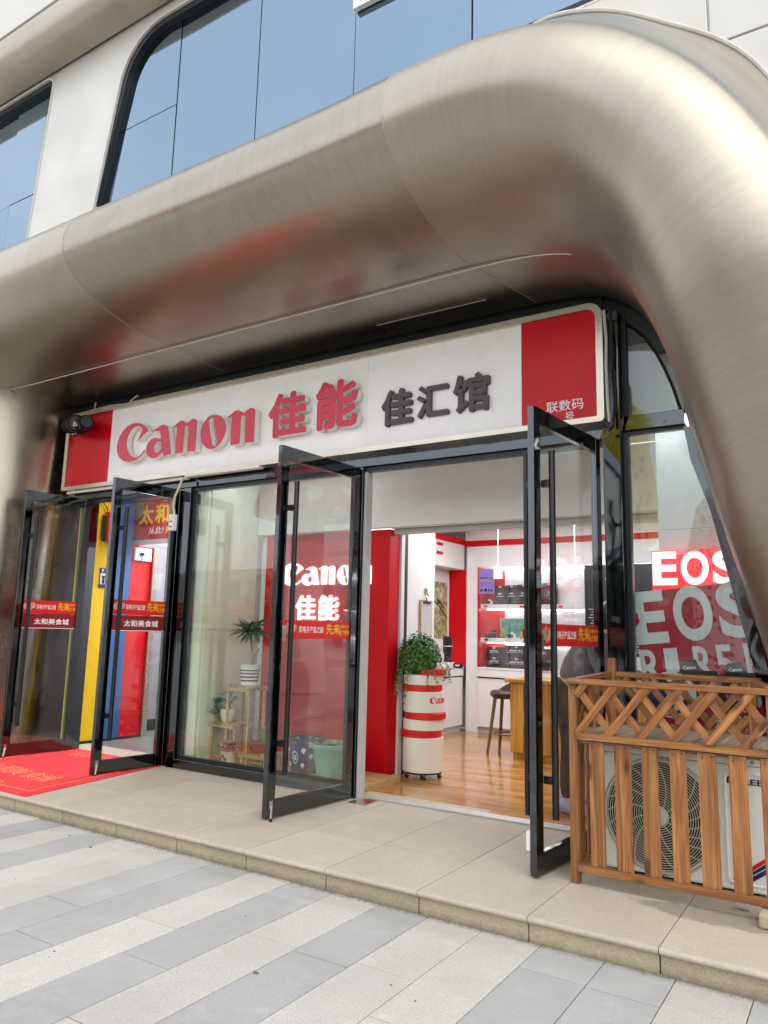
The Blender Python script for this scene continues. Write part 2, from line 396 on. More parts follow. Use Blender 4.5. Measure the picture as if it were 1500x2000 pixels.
M['ac_white'] = paint('ivory_sheet_metal', '#f0efe7', .42, .04)
M['ac_wire'] = paint('ivory_wire', '#cfcdb9', .4, .04)
M['leather'] = paint('brown_leather', '#3b2420', .32, .2, bump=.2)
M['pine'] = m_wood('stained_pine', lin('#6f4528'), lin('#9b6537'), lin('#bd8b57'), ends=True)
M['pine_grey'] = m_wood('weathered_deck_board', lin('#8d7d69'), lin('#a8977f'), lin('#b9aa94'), knots=False, rough=.8)
M['floor_wood'] = m_wood('laminate_floor', lin('#9c6834'), lin('#b47e45'), lin('#c49257'), (.9, 14, 14), .2, False, .5, .3)
M['table_wood'] = m_wood('honey_table_wood', lin('#9a6a24'), lin('#b98a3c'), lin('#cfa456'), (20, 20, .8), .4, False)
M['stand_wood'] = m_wood('bamboo_stand', lin('#9b7844'), lin('#bd9a61'), lin('#d4b87f'), (2, 30, 30), .5, False)
M['walnut'] = m_wood('stool_wood', lin('#5d4526'), lin('#7a5f37'), lin('#927a4c'), (14, 14, 1.2), .45, False)
M['glass'] = glass('clear_glass')
M['door_glass'] = glass('tinted_door_glass', (.965, .97, .965), .9)
M['case_glass'] = glass('cabinet_glass', (.97, .98, .98), .7)
M['coated_glass'] = None
def m_coated():
    k = NT('blue_coated_glass'); v = k.coord(); n = k.noise(v, .35, 2, .5)
    k.bsdf(k.mix(k.rand(), lin('#7a8fa3'), lin('#8397a9')), .015, 1.0, k.bump(n, .05, .06)); return k.m
M['coated_glass'] = m_coated()
M['lamp'] = glow('lit_panel', '#f3f6ff', 7.5)
M['lamp_soft'] = glow('lit_strip', '#f5f7ff', 3.2)
M['lit_letter'] = glow('lit_letter', '#ffffff', .45)
M['screen_red'] = glow('lit_screen_red', '#f0343f', .42)
M['screen_white'] = glow('lit_screen_white', '#dcebf8', .5)
M['leaf_dark'] = m_leaf('vine_leaf', '#1f4a12', '#4f7f2c')
M['leaf_light'] = m_leaf('pale_vine_leaf', '#4f7a26', '#9bb157')
M['leaf_frond'] = m_leaf('frond_leaf', '#2f5538', '#86a578')
M['succulent'] = m_leaf('blue_green_succulent', '#5c8783', '#9fbcae')
M['soil'] = paint('potting_soil', '#3a2c20', .95)
M['skin'] = paint('skin', '#d9a98c', .5, .04)
M['hair'] = paint('black_hair', '#15110f', .45, .2, scale=40)
M['cloth_grey'] = paint('grey_knit', '#6d6a70', .9, .1)
M['cloth_black'] = paint('black_trousers', '#2a2928', .85, .1)
M['shoe_blue'] = paint('blue_grey_shoe', '#9aa6c4', .7, .08)
M['shoe_white'] = paint('white_sole', '#e6e6e6', .6)

# ================================================================== SETTING
ZP = 0.115           # top of the entrance platform = shop floor
def stripes_ground():
    k = NT('distant_paving'); g = k.n('ShaderNodeNewGeometry'); sp = k.n('ShaderNodeSeparateXYZ'); k.l(g.outputs['Position'], sp.inputs[0])
    ix = k.math('FLOOR', k.math('DIVIDE', k.math('ADD', sp.outputs[0], .49), .3))
    wn = k.n('ShaderNodeTexWhiteNoise', noise_dimensions='1D'); k.l(ix, wn.inputs['W'])
    n = k.noise(g.outputs['Position'], 90, 3, .7)
    a = k.mix(k.math('GREATER_THAN', wn.outputs['Value'], .5), lin('#b9b5ae'), lin('#a4a6a2'))
    k.bsdf(k.mix(k.ramp(n, [(.35, .25), (.6, 0.0)]), a, lin('#8a8a87')), .8); return k.m
ground = obj('ground', MB().quad((-80, -60, -.034), (80, -60, -.034), (80, 60, -.034), (-80, 60, -.034)), stripes_ground(), kind='structure')
pav = structure('pavement')
TONE = {}          # strips counted from x = -0.49 leftwards: L pale speckled, G grey
seq = ['L','G','G','L','L','G','L','G','L','G','G','L','L','G','L','G','L','G','L','L','G','G','L','G','L','L','G']
JOINTS = {1: (3.32, 2.37), 2: (3.33, 2.38), 4: (2.95,), 5: (2.89, 1.9), 6: (2.92, 1.95), 7: (3.375, 2.43), 8: (2.75,), 9: (2.3,), 10: (2.66,), 11: (1.9,), 0: (3.36,), 3: (2.6,)}
slabs = {}
def slab(x0, x1, y0, y1, z0, z1, name, mat, parent, bevel):
    key = (round(x1-x0, 3), round(y1-y0, 3), round(z1-z0, 3), mat.name, name); c = ((x0+x1)/2, (y0+y1)/2, z1)
    if key not in slabs:
        mb = MB().box(x0, x1, y0, y1, z0, z1); slabs[key] = obj(name, mb, mat, parent, bevel=bevel, org=c); return slabs[key]
    return inst(slabs[key], parent, c)
g_ = .0022
for k in range(-7, 27):
    x1 = -.49-.3*k; x0 = x1-.3; t = seq[k % len(seq)] if k >= 0 else ('G' if k % 3 else 'L')
    ys = [3.618]; js = list(JOINTS.get(k, (3.4-.29*(abs(k*7) % 4),)))
    y = js[-1]
    while y > -1.2: y -= .947; js.append(y)
    ys += js
    for a, b in zip(ys[1:], ys[:-1]):
        if b < .6: break
        dz = random.uniform(-.0012, .0008)
        slab(x0+g_, x1-g_, a+g_, b-g_, -.03, round(dz, 4), 'paving_slab', M['stone_light' if t == 'L' else 'stone_grey'], pav, .0015)
obj('bedding', MB().box(-8.6, 1.7, .6, 3.62, -.033, -.012), M['joint'], pav)
# entrance platform: nosed slabs, two more rows, riser slabs
plat = structure('entrance_platform')
obj('platform_core', MB().box(-12, 3, 3.66, 5.6, -.03, .082), M['joint'], plat)
def nosing(x0, x1):
    pr = [(4.209, .084), (4.209, .115), (3.612, .115)]
    pr += [(3.612-.0155*math.sin(a), .0995+.0155*math.cos(a)) for a in [R(v) for v in (20, 50, 90, 130, 160)]]+[(3.612, .084)]
    return MB().prism(pr, 'x', x0, x1)
nos = None
for k in range(-6, 19):
    x1 = -.855-.6*k-g_; x0 = x1-.6+2*g_; c = ((x0+x1)/2, 3.9, .115)
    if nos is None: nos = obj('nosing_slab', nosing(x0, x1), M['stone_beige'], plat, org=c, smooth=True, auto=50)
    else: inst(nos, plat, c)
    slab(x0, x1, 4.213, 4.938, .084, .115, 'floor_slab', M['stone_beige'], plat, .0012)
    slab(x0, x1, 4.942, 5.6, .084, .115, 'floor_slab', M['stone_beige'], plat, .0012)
    slab(x0+.001, x1-.001, 3.6205, 3.655, -.02, .0835, 'riser_slab', M['stone_rough'], plat, .002)
# grit and dirt caught along the foot of the riser
gr = MB()
for i in range(520):
    x = random.uniform(-7, .5); y = 3.614-abs(random.gauss(0, .012)); s = random.uniform(.0015, .0045)
    gr.obox((x, y, .001+s*.4), (s, 0, 0), (0, s*.8, 0), (0, 0, s*.5))
obj('grit', gr, paint('grit', '#8d8674', .9), kind='stuff')
gm = paint('chewing_gum', '#5d5e5c', .9)
for i, (x, y, r) in enumerate([(-2.27, 2.62, .014), (-1.37, 2.52, .011), (-3.35, 2.1, .02), (-4.37, 3.36, .014), (-4.9, 2.9, .016), (-4.72, 3.45, .01), (-1.75, 2.86, .005), (-1.6, 2.8, .005)]):
    mb = MB(); pts = [(x+r*(1+.25*math.sin(3*a+i))*math.cos(a), y+.7*r*math.sin(a)) for a in [2*math.pi*j/12 for j in range(12)]]; mb.prism(pts, 'z', .0005, .002)
    obj('gum_spot', mb, gm, pav)

grn = random.Random(21)
gum_m = MB()
for i in range(24):
    x, y, r = grn.uniform(-6.2, .2), grn.uniform(1.9, 3.58), grn.choice((.003, .003, .004, .006))
    gum_m.prism([(x+r*math.cos(a)*(1+.2*math.sin(2*a+i)), y+.8*r*math.sin(a)) for a in [2*math.pi*j/9 for j in range(9)]], 'z', .0005, .0016)
obj('speck', gum_m, gm, pav, kind='stuff')

# ------------------------------------------------------------------ the street behind the photographer (seen in reflections only)
sb = structure('street_building', (0, -45, 0))
obj('wall', MB().box(-70, 45, -58, -48, 0, 7.6), paint('street_stone', '#b4aca6', .8, .1), sb)
wb = MB()
for fl in range(1):
    for i in range(26): wb.box(-58+i*4, -55.2+i*4, -48.05, -47.9, 4.4+fl*3.0, 6.4+fl*3.0)
obj('window_band', wb, M['fascia'], sb)
obj('shop_window', MB().box(-58, 43, -48.05, -47.85, .2, 2.9), M['fascia'], sb)
obj('shop_sign', MB().box(-58, 43, -48.3, -47.9, 3.1, 3.9), M['red'], sb)
# a row of plane trees across the square, again only for the reflections
tr_rng = random.Random(5); tm = m_leaf('street_tree_leaf', '#2d4a22', '#55743a'); bark = paint('street_tree_bark', '#6b6053', .9)
for i in range(9):
    x = -46+i*9+tr_rng.uniform(-2, 2); y = -43+tr_rng.uniform(-3, 3); tt = structure('street_tree', (x, y, 0))
    obj('trunk', MB().tube([(x, y, -.03), (x+.05, y, 1.5), (x, y+.1, 3.2)], [.2, .16, .1], 8), bark, tt)
    cm = MB()
    for j in range(700):
        d = Vector((tr_rng.gauss(0, 1), tr_rng.gauss(0, 1), tr_rng.gauss(0, 1))).normalized()*tr_rng.uniform(.55, 1); q = Vector((x+d.x*2.1, y+d.y*2.1, 4.4+d.z*1.9)); s_ = tr_rng.uniform(.15, .32); a_ = Vector((tr_rng.uniform(-1, 1), tr_rng.uniform(-1, 1), tr_rng.uniform(-1, 1))).normalized()*s_; b_ = a_.cross(d).normalized()*s_
        cm.quad(q-a_-b_, q+a_-b_, q+a_+b_, q-a_+b_)
    obj('crown', cm, tm, tt, kind='stuff')
# yellow spotted inflatable column on the square, mirrored in the door posts
def m_spots():
    k = NT('yellow_spotted_vinyl'); vo = k.n('ShaderNodeTexVoronoi'); vo.inputs['Scale'].default_value = 5.0; k.l(k.coord('Object', (1, 1, .6)), vo.inputs['Vector'])
    k.bsdf(k.mix(k.ramp(vo.outputs['Distance'], [(.22, 1.0), (.26, 0.0)]), lin('#e6d21a'), lin('#2a2712')), .4); return k.m

# ================================================================== BUILDING
bld = thing('building', 'pale metal clad building with large blue sky-reflecting windows above the steel canopy', 'building', (-4, 5.35, 4))
FY = 5.3
def rounded(pts, rad, n=8):
    out = []
    for i, p in enumerate(pts):
        p = Vector(p); a = Vector(pts[i-1]); b = Vector(pts[(i+1) % len(pts)]); r = rad[i]
        if r <= 0: out.append(tuple(p)); continue
        u = (a-p).normalized(); v = (b-p).normalized(); h = math.acos(max(-1, min(1, u.dot(v))))/2
        d = r/math.tan(h); c = p+(u+v).normalized()*(r/math.sin(h)); s = p+u*d-c; e = p+v*d-c
        for j in range(n+1):
            w = s.lerp(e, j/n); out.append(tuple(c+w.normalized()*r))
    return out
SX = 5.3/5.4
def fx(x, z): return (x*SX, 1.43+(z-1.43)*SX)
W1 = rounded([fx(-8.0, 6.52), fx(-7.555, 8.95), fx(5.0, 8.95), fx(5.0, 6.52)], [0, .78, 0, 0], 12)
W2 = rounded([fx(-14.5, 6.52), fx(-14.2, 9.05), fx(-9.12, 9.05), fx(-9.42, 6.52)], [0, .4, .16, 0])
def facade_sheet():
    cu = bpy.data.curves.new('facade', 'CURVE'); cu.dimensions = '2D'; cu.fill_mode = 'BOTH'; cu.extrude = .06; cu.bevel_depth = 0
    for pts in ([(-16, 3.9), (7, 3.9), (7, 9.75), (-16, 9.75)], W1, W2):
        sp = cu.splines.new('POLY'); sp.points.add(len(pts)-1); sp.use_cyclic_u = True
        for q, p in zip(sp.points, pts): q.co = (p[0], p[1], 0, 1)
    o = bpy.data.objects.new('facade', cu); COL.objects.link(o); dg = bpy.context.evaluated_depsgraph_get()
    me = bpy.data.meshes.new_from_object(o.evaluated_get(dg)); mb = MB()
    mb.add([(v.co.x, FY+.06-v.co.z, v.co.y) for v in me.vertices], [tuple(p.vertices) for p in me.polygons])
    bpy.data.objects.remove(o); return mb
obj('wall', facade_sheet(), M['silver'], bld)
# window reveals, gaskets, panes
def ribbon(pts, y0, y1, dz, mat, name, parent, closed=True):
    """a thin-walled strip following an outline in the facade plane; dz = thickness inwards"""
    n = len(pts); c = Vector((sum(p[0] for p in pts)/n, sum(p[1] for p in pts)/n)); ins = []
    for i, p in enumerate(pts):
        a = Vector(pts[i-1]); b = Vector(pts[(i+1) % n]); t = (b-a).normalized(); nn = Vector((-t.y, t.x))
        if nn.dot(c-Vector(p)) < 0: nn = -nn
        ins.append(tuple(Vector(p)+nn*dz))
    mb = MB(); vs = []
    for p, q in zip(pts, ins): vs += [(p[0], y0, p[1]), (q[0], y0, q[1]), (q[0], y1, q[1]), (p[0], y1, p[1])]
    fs = []
    for i in range(n if closed else n-1):
        a = i*4; b = ((i+1) % n)*4
        for k in range(4): fs.append((a+k, a+(k+1) % 4, b+(k+1) % 4, b+k))
    mb.add(vs, fs); return obj(name, mb, mat, parent)
for outl, xs, zt in ((W1, (-9, -6.54, -5.25, -3.95, -2.656, -1.35, -.05, 1.25, 2.55, 3.85, 5.2), 7.57), (W2, (-14.6, -13.3, -12.0, -10.75, -9.95, -9.1), 7.3)):
    win = obj('window', MB().prism(outl, 'y', 5.46, 5.5), M['fascia'], bld)
    ribbon(outl, FY-.012, FY+.05, .022, M['gasket'], 'gasket', win)
    ribbon(outl, FY+.02, 5.46, .10, M['fascia'], 'reveal', win)
    for a, b in zip(xs[:-1], xs[1:]):
        first = (a == xs[0]) or (outl is W2)
        zs = [(6.45, zt), (zt, 9.05)] if first or b == xs[-1] else [(6.45, 9.05)]
        for z0, z1 in zs:
            mb = MB().box(a+.006, b-.006, 5.4, 5.412, z0+.006, z1-.006)
            p = obj('pane', mb, M['coated_glass'], win); p.rotation_euler = (random.uniform(-.002, .002), 0, random.uniform(-.0015, .0015))
# the small tilted-open sash at the top edge of the picture
vs_ = obj('vent_sash', MB().box(-3.94, -3.87, 5.33, 5.385, 7.555, 8.3).box(-3.867, -2.7, 5.33, 5.385, 7.555, 7.61).box(-2.76, -2.7, 5.33, 5.385, 7.612, 8.3).box(-3.867, -2.762, 5.33, 5.385, 8.25, 8.3), M['white'], bld, bevel=.004)
obj('sash_pane', MB().box(-3.866, -2.762, 5.35, 5.36, 7.612, 8.249), M['coated_glass'], bld)
# the rolled metal cornice over the windows and the pale panels above
pr = [(5.27, 8.93)]+[(5.14-.30*math.cos(R(a)), 9.28+.32*math.sin(R(a))) for a in range(-60, 75, 12)]+[(5.27, 9.62)]
mb = MB(); xs = [-16+i*.5 for i in range(47)]; mb.uv = []
n = len(pr)
for x in xs:
    for j, (y, z) in enumerate(pr): mb.v.append((x, y, z)); mb.uv.append((x, j*.07))
for i in range(len(xs)-1):
    for j in range(n-1): mb.f.append((i*n+j, (i+1)*n+j, (i+1)*n+j+1, i*n+j+1))
co_ = obj('cornice', mb, M['steel'], bld, smooth=True); co_.color = (.36, 1.0, 0, 1)
up = obj('upper_band', MB().box(-16, 7, 5.03, 5.2, 9.56, 9.6), M['fascia'], bld)
for i, x in enumerate([-16.5, -14.4, -12.3, -10.4, -8.3, -6.2, -4.1, -2.0, .1, 2.2, 4.3, 6.4][:-1]):
    x2 = [-16.5, -14.4, -12.3, -10.4, -8.3, -6.2, -4.1, -2.0, .1, 2.2, 4.3, 6.4][i+1]
    for z0, z1 in ((9.6, 10.55), (10.55, 12.2)):
        sk = .25
        mb = MB().prism([(x+.006+(z0-9.6)*sk, z0+.006), (x2-.006+(z0-9.6)*sk, z0+.006), (x2-.006+(z1-9.6)*sk, z1-.006), (x+.006+(z1-9.6)*sk, z1-.006)], 'y', 4.95, 5.1)
        obj('panel', mb, M['facade'], bld, bevel=.01)
# pale cladding panels to the right of the canopy's shoulder
for x0, x1, z0, z1 in ((-2.3, -.705, 5.0, 6.405), (-.69, .7, 5.66, 6.405), (-.69, .7, 4.2, 5.645), (.715, 2.1, 4.2, 6.405)):
    obj('panel', MB().box(x0, x1, FY-.03, FY-.002, z0, z1), M['facade'], bld, bevel=.006)

# ------------------------------------------------------------------ swept stainless canopy
can = thing('metal_canopy', 'huge brushed stainless steel canopy with rounded nose sweeping over and down beside the shopfront', 'canopy', (-4, 4.2, 4))
# (I x,z at the shopfront) (S x,y,z lowest/innermost nose point) (outward direction x,z) r (O x,z on the upper wall)
ST = [((-13, 3.95), (-13, 3.75, 3.98), (0, 1), .45, (-13, 6.38)), ((-9.5, 3.95), (-9.5, 3.75, 3.98), (0, 1), .45, (-9.5, 6.38)),
      ((-6.5, 3.95), (-6.5, 3.75, 3.98), (0, 1), .45, (-6.5, 6.38)), ((-4.2, 3.95), (-4.2, 3.75, 3.98), (0, 1), .45, (-4.2, 6.38)),
      ((-2.9, 3.95), (-2.9, 3.75, 3.98), (0, 1), .45, (-3.0, 6.38)),
      ((-1.98, 3.95), (-2.2, 3.75, 3.98), (0, 1), .46, (-2.25, 6.40)), ((-1.6, 3.92), (-1.75, 3.77, 3.95), (.1, .99), .48, (-1.83, 6.43)),
      ((-1.38, 3.84), (-1.40, 3.82, 3.85), (.3, .95), .5, (-1.40, 6.27)), ((-1.21, 3.69), (-1.13, 3.88, 3.6), (.62, .78), .5, (-1.0, 5.98)),
      ((-1.08, 3.46), (-.96, 3.95, 3.28), (.87, .5), .5, (-.6, 5.64)), ((-1.0, 3.2), (-.845, 4.0, 3.01), (.95, .3), .48, (-.34, 5.26)),
      ((-.93, 2.85), (-.766, 4.1, 2.75), (.97, .24), .46, (-.08, 4.6)), ((-.82, 2.4), (-.69, 4.25, 2.38), (.97, .24), .44, (.15, 3.75)),
      ((-.71, 2.0), (-.617, 4.4, 1.98), (.97, .24), .42, (.36, 2.9)), ((-.64, 1.72), (-.547, 4.55, 1.71), (.97, .24), .4, (.48, 2.35)),
      ((-.56, 1.42), (-.50, 4.7, 1.42), (.97, .24), .38, (.6, 1.9)), ((-.42, .9), (-.38, 4.85, .9), (.97, .24), .36, (.78, 1.15)), ((-.2, .08), (-.14, 4.9, .08), (.97, .24), .36, (1.0, .08))]
def flat(s): return list(s[0])+list(s[1])+list(s[2])+[s[3]]+list(s[4])
FS = [flat(s) for s in ST]
def cr(a, b, c, d, t): return [.5*(2*q+(r-p)*t+(2*p-5*q+4*r-s)*t*t+(3*q-p-3*r+s)*t**3) for p, q, r, s in zip(a, b, c, d)]
def station(u):
    i = min(int(u), len(FS)-2); t = u-i
    return cr(FS[max(i-1, 0)], FS[i], FS[i+1], FS[min(i+2, len(FS)-1)], t)
def profile(q):
    ix, iz, sx, sy, sz, dx, dz, r, ox, oz = q; d = Vector((dx, 0, dz)).normalized(); Y = Vector((0, 1, 0))
    I = Vector((ix, 5.2, iz)); S = Vector((sx, sy, sz)); O = Vector((ox, FY-.012, oz)); pts = []
    a = min(r*(1+1.3*max(0, d.z)**2), 5.1-(S.y-r)); S2 = S+Y*(a-r)
    for j in range(9): pts.append(I.lerp(S2, (j/9)))
    C = S+d*r
    for j in range(25):
        t = R(-90+136*j/24); pts.append(C+d*(r*math.sin(t))+Y*(-r+a*(1-math.cos(t)) if t < 0 else -r*math.cos(t)))
    L = pts[-1]
    for j in range(1, 11): pts.append(L.lerp(O, j/10))
    return pts
US = []
for i in range(len(FS)-1):
    m = 4 if i < 4 else 6
    US += [i+j/m for j in range(m)]
US.append(len(FS)-1)
rows = [profile(station(u)) for u in US]
vl = [0]
for i in range(1, len(rows)): vl.append(vl[-1]+(rows[i][20]-rows[i-1][20]).length)
pl = [0]
for j in range(1, len(rows[0])): pl.append(pl[-1]+(rows[8][j]-rows[8][j-1]).length)
def sweep_part(i0, i1, j0=0, j1=None, inset=0.0):
    mb = MB(); mb.uv = []; n = len(rows[0]) if j1 is None else j1
    for i in range(i0, i1+1):
        for j in range(j0, n): mb.v.append(tuple(rows[i][j])); mb.uv.append((vl[i], pl[j]))
    w = n-j0
    for i in range(i1-i0):
        for j in range(w-1): mb.f.append((i*w+j, (i+1)*w+j, (i+1)*w+j+1, i*w+j+1))
    return mb
cuts = [0]
for i in range(1, len(US)-1):
    x = rows[i][8][0]
    if US[i] in (1.5, 2.5, 5.0): cuts.append(i)
cuts.append(len(US)-1)
def weld_bead(pts, r=.0035): return MB().tube(pts, r, 5)
for a, b in zip(cuts[:-1], cuts[1:]):
    o = obj('panel', sweep_part(a, b), M['steel'], can, smooth=True, auto=60)
    o.color = {0: (.31, 1.0, 0, 1), 1: (.30, .97, 0, 1), 2: (.29, .86, 0, 1)}.get(cuts.index(a), (.38, .97, 0, 1))
M['bead'] = paint('welded_seam', '#b5ada0', .5, .1, metal=.6)
for a in cuts[1:-1]: obj('seam', weld_bead([rows[a][j]+Vector((0, 0, 0)) for j in range(len(rows[0]))], .0035), M['bead'], can)
# silicone line along the soffit
sm = []
for i in range(len(US)):
    if -8.0 < rows[i][4][0] < -1.45 and US[i] < 7: sm.append(Vector((rows[i][4][0], 4.47, rows[i][4][2]-.002)))
sm = [Vector((-7.85, 4.47, 3.967))]+[p for p in sm if p.x > -7.8]
obj('seam', weld_bead(sm, .006), M['gasket'], can)
obj('seam', weld_bead([Vector((-3.3, 4.95, 3.954)), Vector((-2.3, 4.95, 3.954))], .003), M['bead'], can)
# thin trim ring where the shoulder meets the pale cladding
ring = [rows[i][-1]+Vector((0, -.03, .0)) for i in range(len(US)) if US[i] >= 5.0 and US[i] <= 13]
obj('trim', MB().tube(ring, .02, 8), M['gasket'], can, smooth=True)
# left leg: splayed inner wall, rounded front
mb = MB(); mb.uv = []; zs = [.1+i*.1 for i in range(44)]
for z in zs:
    f = min(z/3.9, 1.0); xr = -8.2+.28*f; xf = -7.72+.2*f; r = 1.1; yf = 5.1; xf = xr+(xf-xr)*.6
    pts = [(xr+(xf-xr)*j/8, 6.1+(yf-6.1)*j/8) for j in range(9)]
    pts += [(xf-r*1.0+r*math.cos(R(a)), yf-1.3*math.sin(R(a))) for a in range(6, 91, 6)]+[(xf-r-2.5, yf-1.32)]
    for j, p in enumerate(pts): mb.v.append((p[0], p[1], z)); mb.uv.append((j*.16, z))
n = len(pts)
for i in range(len(zs)-1):
    for j in range(n-1): mb.f.append((i*n+j, i*n+j+1, (i+1)*n+j+1, (i+1)*n+j))
lp_ = obj('leg_panel', mb, M['steel'], can, smooth=True); lp_.color = (.24, 1.05, 0, 1)

# ================================================================== SHOPFRONT
sf = thing('shopfront', 'black mirror-steel shopfront frame with fixed glass panes under the sign', 'shopfront', (-4.5, 5.2, ZP))
obj('fascia', MB().box(-8.4, -1.502, 5.24, 5.3, 2.95, 4.3), M['fascia'], sf)
obj('spandrel', MB().prism([(-1.5, 3.76), (-1.33, 3.67), (-1.27, 3.61), (-1.2, 3.53), (-1.13, 3.41), (-1.02, 3.42), (-.9, 3.75), (-.9, 4.3), (-1.5, 4.3)], 'y', 5.255, 5.3), M['fascia'], sf)
obj('lintel', MB().box(-7.62, -1.37, 5.17, 5.27, 2.815, 2.945), M['mirror'], sf, bevel=.003)
obj('lintel_lip', MB().box(-7.62, -1.5, 5.20, 5.26, 2.775, 2.813), M['fascia'], sf)
post = None
for x0, x1, y0 in ((-7.285, -7.215, 5.18), (-5.835, -5.722, 5.19), (-5.72, -5.62, 5.17), (-3.60, -3.545, 5.17), (-1.50, -1.375, 5.16)):
    obj('post', MB().box(x0, x1, y0, 5.3, ZP, 2.813 if x0 < -2 else 3.75), M['mirror'], sf, bevel=.004)
obj('jamb', MB().box(-3.540, -3.512, 5.19, 5.275, ZP, 2.772), M['lightgrey'], sf, bevel=.003)
obj('plinth', MB().box(-5.733, -3.605, 5.17, 5.3, ZP, .20), M['mirror'], sf, bevel=.004)
obj('window_bead', MB().box(-5.615, -3.605, 5.2, 5.24, .202, .232).box(-5.615, -5.585, 5.2, 5.24, .234, 2.77).box(-3.63, -3.603, 5.2, 5.24, .234, 2.77), M['fascia'], sf)
obj('pane', MB().box(-5.584, -3.632, 5.215, 5.227, .234, 2.772), M['glass'], sf)
obj('threshold', MB().box(-3.46, -1.5, 5.24, 5.29, ZP+.001, .131).box(-3.46, -1.5, 5.31, 5.36, ZP+.001, .128), M['threshold'], sf, bevel=.003)
# right-hand bay: arched fixed glazing
RB = [(-1.33, .22), (-1.33, 2.835), (-.965, 2.835), (-.93, 2.61), (-.82, 2.26), (-.73, 1.82), (-.62, 1.3), (-.40, .22)]
obj('pane', MB().prism(RB, 'y', 5.24, 5.252), M['glass'], sf)
edge = [(-.965, 2.84), (-.93, 2.61), (-.82, 2.26), (-.73, 1.82), (-.62, 1.3), (-.40, .13)]
mb = MB(); vs = []
for x, z in edge: vs += [(x, 5.2, z), (x+.075, 5.2, z), (x+.075, 5.28, z), (x, 5.28, z)]
mb.add(vs, [(i*4+k, i*4+(k+1) % 4, i*4+4+(k+1) % 4, i*4+4+k) for i in range(len(edge)-1) for k in range(4)])
obj('edge_post', mb, M['mirror'], sf)
obj('transom', MB().box(-1.372, -.955, 5.19, 5.28, 2.86, 2.965), M['mirror'], sf, bevel=.004)
obj('transom_bead', MB().box(-1.372, -.965, 5.22, 5.27, 2.836, 2.859).box(-1.372, -1.334, 5.215, 5.27, .22, 2.835).box(-1.372, -1.334, 5.215, 5.27, 2.967, 3.68), M['fascia'], sf)
arc = [(-1.33, 3.66), (-1.27, 3.60), (-1.2, 3.52), (-1.13, 3.40), (-1.075, 3.27), (-1.03, 3.14), (-.985, 2.97)]
obj('pane', MB().prism([(-1.33, 2.967)]+arc, 'y', 5.24, 5.252), M['glass'], sf)
obj('arch_bead', MB().tube([(x, 5.235, z) for x, z in arc], .012, 6), M['matt_black'], sf)
obj('sill', MB().box(-1.37, -.3, 5.18, 5.3, ZP, .22), M['mirror'], sf, bevel=.003)

# ------------------------------------------------------------------ door leaves (all four stand open towards the street)
def sticker_first(mb_add, X, y0, y1, z0, z1): pass
def door(label, xh, yh, xf, yf, long_handle_side, cut):
    """leaf hinged at (xh,yh) with its free edge at (xf,yf)"""
    t = thing('door', label, 'door', (xh, yh, ZP), 'open glass door leaves with black mirror frames')
    u = Vector((xf-xh, yf-yh, 0)); L = u.length; u.normalize(); w = Vector((-u.y, u.x, 0))    # w points to +x for a leaf opening towards the camera
    if w.x < 0: w = -w
    T = .021
    def P(a, z): return Vector((xh, yh, 0))+u*a+Vector((0, 0, z))
    def bx(a0, a1, z0, z1, th=T): return MB().obox(P((a0+a1)/2, (z0+z1)/2), u*((a1-a0)/2), w*th, Vector((0, 0, (z1-z0)/2)))
    z0, z1 = ZP+.012, 2.80
    obj('free_stile', bx(L-.085, L, z0, z1), M['mirror'], t, bevel=.003)
    obj('hinge_stile', bx(0, .075, z0, z1), M['mirror'], t, bevel=.003)
    obj('top_rail', bx(.0752, L-.0852, z1-.10, z1, T-.001), M['mirror'], t, bevel=.002)
    obj('bottom_rail', bx(.0752, L-.0852, z0, z0+.115, T-.001), M['mirror'], t, bevel=.002)
    obj('pane', bx(.0752, L-.0852, z0+.1155, z1-.1005, .005), M['door_glass'], t)
    for s in (-1, 1):
        h = obj('handle', MB().tube([P(L-.105, .42)+w*(s*.085), P(L-.105, 2.53)+w*(s*.085)], .0195, 12), M['matt_black'], t, smooth=True)
        for z in (.63, 2.33):
            obj('bracket', MB().obox(P(L-.10, z)+w*(s*.048), u*.02, w*.026, Vector((0, 0, .022))), M['matt_black'], h, bevel=.004)
    if cut:                                  # kick-down door stop on the free stile
        st = obj('door_stop', MB().obox(P(L-.03, ZP+.105)+w*.03, u*.013, w*.01, Vector((0, 0, .028))).tube([P(L-.03, ZP+.10)+w*.045, P(L-.01, ZP+.02)+w*.06], [.009, .007], 8), M['stainless'], t, smooth=True)
        obj('rubber_foot', MB().tube([P(L-.01, ZP+.022)+w*.06, P(L-.008, ZP+.001)+w*.062], .011, 8), M['matt_black'], st)
    return t, P, u, w, L
DA = door('leftmost open door leaf beside the steel leg, two red sticker bands across it', -7.205, 5.18, -7.30, 4.46, 1, True)
DB = door('second open door leaf from the left with socket strip hanging above its hinge', -5.80, 5.17, -5.86, 4.44, 1, True)
DC = door('open door leaf between the plant display window and the shop entrance', -3.575, 5.15, -3.635, 4.20, 1, True)
DD = door('open door leaf in front of the wooden fence with a white box at its foot', -1.53, 5.13, -1.635, 4.145, 1, False)
